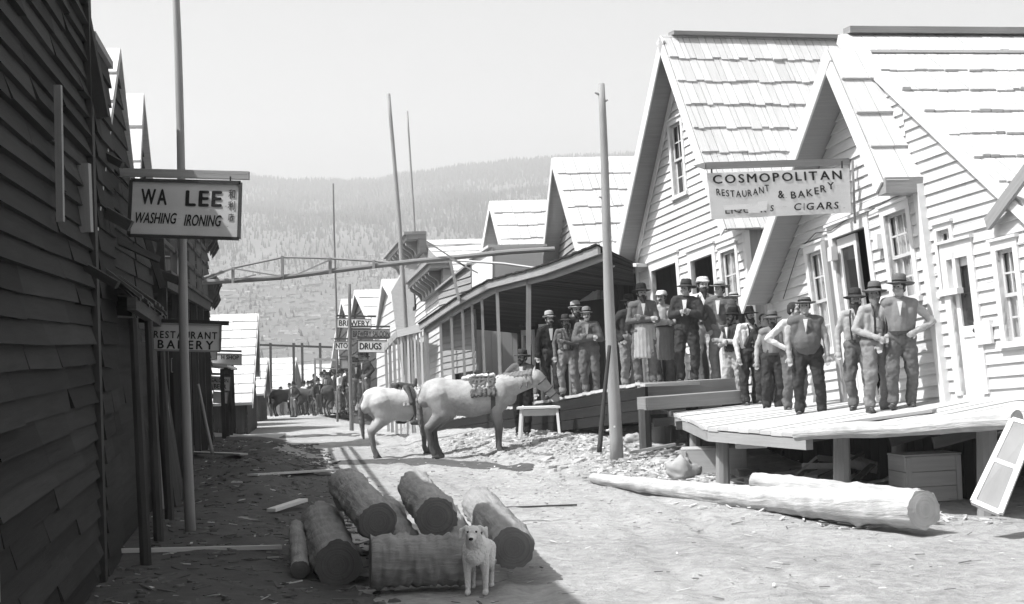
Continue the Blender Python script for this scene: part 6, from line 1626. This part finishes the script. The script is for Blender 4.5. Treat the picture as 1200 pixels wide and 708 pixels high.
def horse(label, p, yaw, s, coat, tack='pack', headlow=0.0, group=None, lo=False, legm=None):
    root = empty('horse', p, label, 'horse', group, yaw)
    vx = .016 if not lo else .04
    b = MB(); c = b.cap
    c((-.55, 0, 1.13), (0, 0, 1.05), .30, .345, 36); c((0, 0, 1.05), (.48, 0, 1.12), .345, .29, 36); b.sphere((-.58, 0, 1.18), .30, .28, .275, 32, 20)
    c((-.72, 0, 1.22), (-.84, 0, 1.05), .2, .14, 14)
    c((.3, 0, 1.28), (.55, 0, 1.3), .14, .12, 14); c((.55, 0, 1.12), (.68, 0, 1.05), .22, .15, 16)
    n0, n1 = V((.58, 0, 1.24)), V((1.14, 0, 1.42 - headlow)); c(n0, n0.lerp(n1, .5), .24, .185, 16); c(n0.lerp(n1, .5), n1, .185, .14, 16)
    c((.5, 0, 1.02), n0.lerp(n1, .4), .2, .12, 16)
    poll = n1 + V((.06, 0, .06)); nose = poll + V((.34, 0, -.42))
    c(poll, poll.lerp(nose, .45), .125, .105, 14); c(poll + V((-.02, 0, -.09)), poll.lerp(nose, .4) + V((-.04, 0, -.03)), .105, .085, 14); c(poll.lerp(nose, .45), nose, .098, .072, 14); b.sphere(nose + V((.0, 0, -.01)), .082, .058, .062, 12, 10)
    for k in (-1, 1):
        c(poll + V((-.04, k * .05, .07)), poll + V((-.02, k * .075, .2)), .032, .01, 8)
        c((.48, k * .13, 1.08), (.44, k * .16, .8), .18, .115); c((.44, k * .16, .8), (.48, k * .15, .48), .11, .072); b.sphere((.485, k * .15, .49), .072, .068, .08, 10, 8); c((.48, k * .15, .5), (.47, k * .15, .16), .064, .048); c((.47, k * .15, .17), (.51, k * .15, .07), .056, .06)
        dx = .05 * k
        c((-.6, k * .13, 1.12), (-.48 + dx, k * .18, .82), .24, .17); c((-.48 + dx, k * .17, .82), (-.74 + dx, k * .15, .55), .15, .08); c((-.76 + dx, k * .15, .58), (-.7 + dx, k * .15, .17), .07, .05); c((-.7 + dx, k * .15, .18), (-.65 + dx, k * .15, .07), .056, .06)
    for k in (-1, 1):   # muscle masses
        b.sphere((-.58, k * .13, 1.08), .24, .15, .27, 24, 16); b.sphere((.48, k * .13, 1.1), .18, .14, .27, 24, 16); c((-.46, k * .2, .98), (-.4, k * .2, .82), .12, .1, 12); c((.6, k * .09, 1.02), (.56, k * .12, .9), .11, .09, 12)
    me = remesh(b, vx, 18, .02, .16, 'body'); to_scaled(me, s); link('body', me, coat, root, smooth=True)
    def part(name, mb, m, v=.014, parent=root, disp=0, ds=.1):
        me = remesh(mb, v if not lo else .03, 1, disp, ds, name); to_scaled(me, s); return link(name, me, m, parent, smooth=True)
    for k in (-1, 1):
        for x in (.52, -.645 + .05 * k):
            t = MB(); t.cap((x - .01, k * .15, .075), (x + .02, k * .15, .03), .05, .062, 12); t.abox(x - .06, x + .085, k * .15 - .055, k * .15 + .055, 0, .035); part('hoof', t, M_TACK)
    t = MB(); t.cap((-.88, 0, 1.26), (-.96, .02, 1.05), .04, .05); t.cap((-.96, .02, 1.05), (-.93, .03, .7), .055, .06); t.cap((-.93, .03, .7), (-.91, .03, .42), .055, .025); part('tail', t, M_HAIRG if coat is not M_MULE else M_HAIR, disp=.03, ds=.04)
    t = MB()
    for i in range(9):
        q = n0.lerp(n1, i / 8) + V((-.03, 0, .20 - .06 * i / 8)); t.cap(q, q + V((-.05, -.10, -.05)), .05, .04, 8); t.cap(q + V((-.05, -.10, -.05)), q + V((-.05 + .02 * (i % 3), -.17, -.22 - .05 * (i % 2))), .04, .018, 8)
    part('mane', t, M_HAIRG if coat is not M_MULE else M_HAIR, disp=.03, ds=.04)
    for k in (-1, 1):
        e = MB(); e.sphere((poll + V((.1, k * .085, -.1))) * s, .018 * s); link('eye', e.mesh('eye'), M_EYE, root, smooth=True)
    if lo: return root
    t = MB(); r_ = MB()
    for (u, w) in ((.25, .1), (.62, .085), (.86, .07)):
        q = poll.lerp(nose, u); N = 20; dd = (nose - poll).normalized(); x = V((0, 1, 0)); y = dd.cross(x)
        r_.tube([q + (x * math.cos(a) * (w + .012) + y * math.sin(a) * (w + .02)) for a in np.linspace(0, 6.28, N)], .013, 6, cap=False)
    for v in r_.v: v *= s
    link('bridle', r_.mesh('bridle'), M_TACK, root)
    def girth(x, m=M_TACK, w=.05, rx=.345, zc=1.08):
        g = MB(); N = 28
        for i in range(N):
            a0, a1 = 6.2832 * i / N, 6.2832 * (i + 1) / N
            f = lambda a, dx, k: V((x + dx, math.cos(a) * (rx - .03) * k, zc + math.sin(a) * rx * k))
            g.hexa([f(a0, -w, 1), f(a1, -w, 1), f(a1, w, 1), f(a0, w, 1), f(a0, -w, 1.05), f(a1, -w, 1.05), f(a1, w, 1.05), f(a0, w, 1.05)])
        for v in g.v: v *= s
        return link('girth', g.mesh('girth'), m, root)
    if tack == 'pack':
        t = MB()
        for k in (-1, 1):
            for i in range(6): x = .0 + i * .08; t.cap((x, k * .1, 1.40), (x, k * .34, 1.12), .05, .04, 8)
        part('saddle_blanket', t, M_PAD, disp=.06, ds=.05)
        t = MB()
        for k in (-1, 1):
            for x in (.08, .32): t.cap((x, k * .12, 1.36), (x, -k * .03, 1.53), .025, .02, 8)
            t.cap((.02, k * .1, 1.43), (.4, k * .1, 1.43), .03, .03, 8)
        part('pack_saddle', t, M_TACK)
        t = MB(); t.cap((-.02, 0, 1.43), (.4, 0, 1.45), .06, .05); t.cap((-.12, -.05, 1.42), (.05, -.05, 1.44), .05, .05); part('rolled_sack', t, CL['white'], disp=.05, ds=.06)
        girth(.38, w=.04, rx=.325)
    else:
        t = MB()
        for k in (-1, 1):
            for i in range(6): x = -.14 + i * .09; t.cap((x, k * .1, 1.39), (x, k * .345, 1.05), .035, .03, 8)
        part('saddle_blanket', t, CL['light'], disp=.02)
        t = MB(); t.cap((-.1, 0, 1.43), (.18, 0, 1.40), .1, .08); t.cap((-.2, -.08, 1.46), (-.2, .08, 1.46), .06, .06); t.cap((.24, 0, 1.42), (.27, 0, 1.56), .05, .035)
        for k in (-1, 1): t.cap((0, k * .14, 1.40), (.02, k * .35, 1.1), .07, .05)
        part('saddle', t, M_TACK)
        for k in (-1, 1):
            t = MB(); t.cap((.04, k * .37, 1.12), (.06, k * .39, .78), .022, .02, 8); t.cap((.0, k * .39, .7), (.14, k * .39, .7), .05, .06, 10); t.cap((.05, k * .39, .78), (.05, k * .39, .7), .03, .04, 8); part('stirrup', t, M_TACK)
        girth(.1, w=.04, rx=.355)
    return root
q = gP(549, 534)
horse('grey horse with a dark pack pad on its back, side on in mid street', V((-.80, 31.0, gz(-.8, 31))), R(4), 1.0, M_HORSE, 'pack', .06, 'saddled horses in the street')
horse('white saddled horse half hidden behind the pale grey one', V((-2.12, 32.6, gz(-2.1, 32.6))), R(26), .93, M_HORSEW, 'saddle', .25, 'saddled horses in the street')
def pick(label, p, yaw):
    return p
mu = horse('dark mule in the waiting pack train, leftmost of the row', P(338, 487, 88), R(10), .95, M_MULE, None, .2, 'mule train at the end of the street', lo=True)
mu.name = 'mule'; mu['category'] = 'mule'
for i, (x, y, d, lab) in enumerate(((352, 487, 90, 'dark mule of the pack train, second from the left'), (366, 486, 87, 'dark mule of the pack train in front of the standing crowd'), (331, 484, 96, 'far dark mule behind the leftmost mule'), (380, 486, 84, 'nearest dark mule at the right end of the pack train'), (359, 487, 94, 'far dark mule in the middle of the pack train'), (394, 486, 78, 'dark mule at the foot of the raised walk'))):
    o = copy_tree(mu); o.location = P(x, y, d); o.rotation_euler = (0, 0, R(rg.uniform(-25, 60))); o['label'] = lab

# ================================================================ DOG
def dog():
    p = gP(561, 696); root = empty('dog', p, 'small white dog standing and facing us in front of the log pile', 'dog', rz=R(-90 - 6))
    s = 1.0; b = MB(); c = b.cap   # faces +x in local space
    c((-.22, 0, .36), (.1, 0, .37), .095, .115, 14); c((.1, 0, .36), (.16, 0, .33), .115, .08, 14); c((-.25, 0, .37), (-.3, 0, .35), .09, .07, 12)
    c((.12, 0, .4), (.2, 0, .50), .085, .068, 12); b.sphere((.235, 0, .535), .075, .066, .064, 14, 10); c((.26, .0, .52), (.345, 0, .495), .042, .028, 10)
    for k in (-1, 1):
        c((.12, k * .065, .32), (.10, k * .075, .2), .05, .034, 10); c((.10, k * .075, .2), (.11, k * .075, .04), .032, .022, 10); c((.11, k * .075, .03), (.15, k * .075, .022), .026, .024, 10)
        c((-.25, k * .06, .35), (-.19, k * .08, .22), .075, .045, 10); c((-.19, k * .08, .22), (-.3, k * .08, .15), .038, .024, 10); c((-.3, k * .08, .15), (-.26, k * .08, .03), .023, .02, 10); c((-.26, k * .08, .025), (-.22, k * .08, .022), .025, .022, 10)
        c((.22, k * .055, .575), (.2, k * .1, .55), .026, .018, 8); c((.2, k * .1, .555), (.215, k * .11, .5), .022, .014, 8)
    c((-.33, 0, .38), (-.42, .03, .5), .026, .016, 8)
    me = remesh(b, .005, 3, .013, .014, 'body'); link('body', me, mat('white_dog_fur', .72, .12, 0, (60, 60, 60), .95, .5, uv=False, stain=.08, stainscale=9), root, smooth=True)
    t = MB(); t.sphere((.375, 0, .50), .016, .02, .014, 10, 8); link('nose', t.mesh('nose'), M_EYE, root, smooth=True)
    for k in (-1, 1):
        t = MB(); t.sphere((.292, k * .034, .55), .011, .011, .01, 8, 6); link('eye', t.mesh('eye'), M_EYE, root, smooth=True)
dog()
# ================================================================ LIGHT, SKY, AIR
SUN_EL, SX, SY = R(55), 1.0, .38      # travels to +x, slightly towards us
d = V((SX, SY, 0)).normalized() * math.cos(SUN_EL); d.z = -math.sin(SUN_EL)
sun = bpy.data.lights.new('sun', 'SUN'); so = bpy.data.objects.new('sun', sun); COL.objects.link(so)
sun.energy = 5.0; sun.angle = R(.55); sun.color = (1, 1, 1)
so.rotation_euler = d.to_track_quat('-Z', 'Y').to_euler(); so.location = (0, 0, 60)
w = bpy.data.worlds.new('World'); sc.world = w; w.use_nodes = True; t = w.node_tree; t.nodes.clear()
st = t.nodes.new('ShaderNodeTexSky'); st.sky_type = 'NISHITA'; st.sun_disc = False; st.sun_elevation = SUN_EL
st.sun_rotation = math.atan2(-SX, -SY) ; st.air_density = 1.6; st.dust_density = 4.0; st.ozone_density = 1
bw = t.nodes.new('ShaderNodeRGBToBW'); bg = t.nodes.new('ShaderNodeBackground'); bg.inputs[1].default_value = .13; o = t.nodes.new('ShaderNodeOutputWorld')
t.links.new(st.outputs[0], bw.inputs[0]); t.links.new(bw.outputs[0], bg.inputs[0]); t.links.new(bg.outputs[0], o.inputs[0])
def haze():
    m = bpy.data.materials.new('haze_air'); t = nt(m); o = node(t, 'ShaderNodeOutputMaterial'); v = node(t, 'ShaderNodeVolumePrincipled')
    v.inputs['Color'].default_value = (.9, .9, .9, 1); v.inputs['Density'].default_value = .00055; v.inputs['Anisotropy'].default_value = .2
    t.links.new(v.outputs[0], o.inputs['Volume'])
    b = MB(); b.abox(-1600, 1600, -60, 2300, -75, 300); h = mk('haze', b, m, None, kind='stuff'); h['label'] = 'thin pale haze filling the valley air'; h['category'] = 'haze'
haze()
sc.render.engine = 'CYCLES'
c = sc.cycles; c.use_denoising = True; c.max_bounces = 6; c.diffuse_bounces = 3; c.glossy_bounces = 2; c.transparent_max_bounces = 8; c.volume_bounces = 1; c.use_adaptive_sampling = True; c.adaptive_threshold = .03
c.sample_clamp_indirect = 4
sc.view_settings.view_transform = 'Standard'; sc.view_settings.look = 'None'; sc.view_settings.gamma = 1; sc.view_settings.use_curve_mapping = False
sc.view_settings.exposure = .52
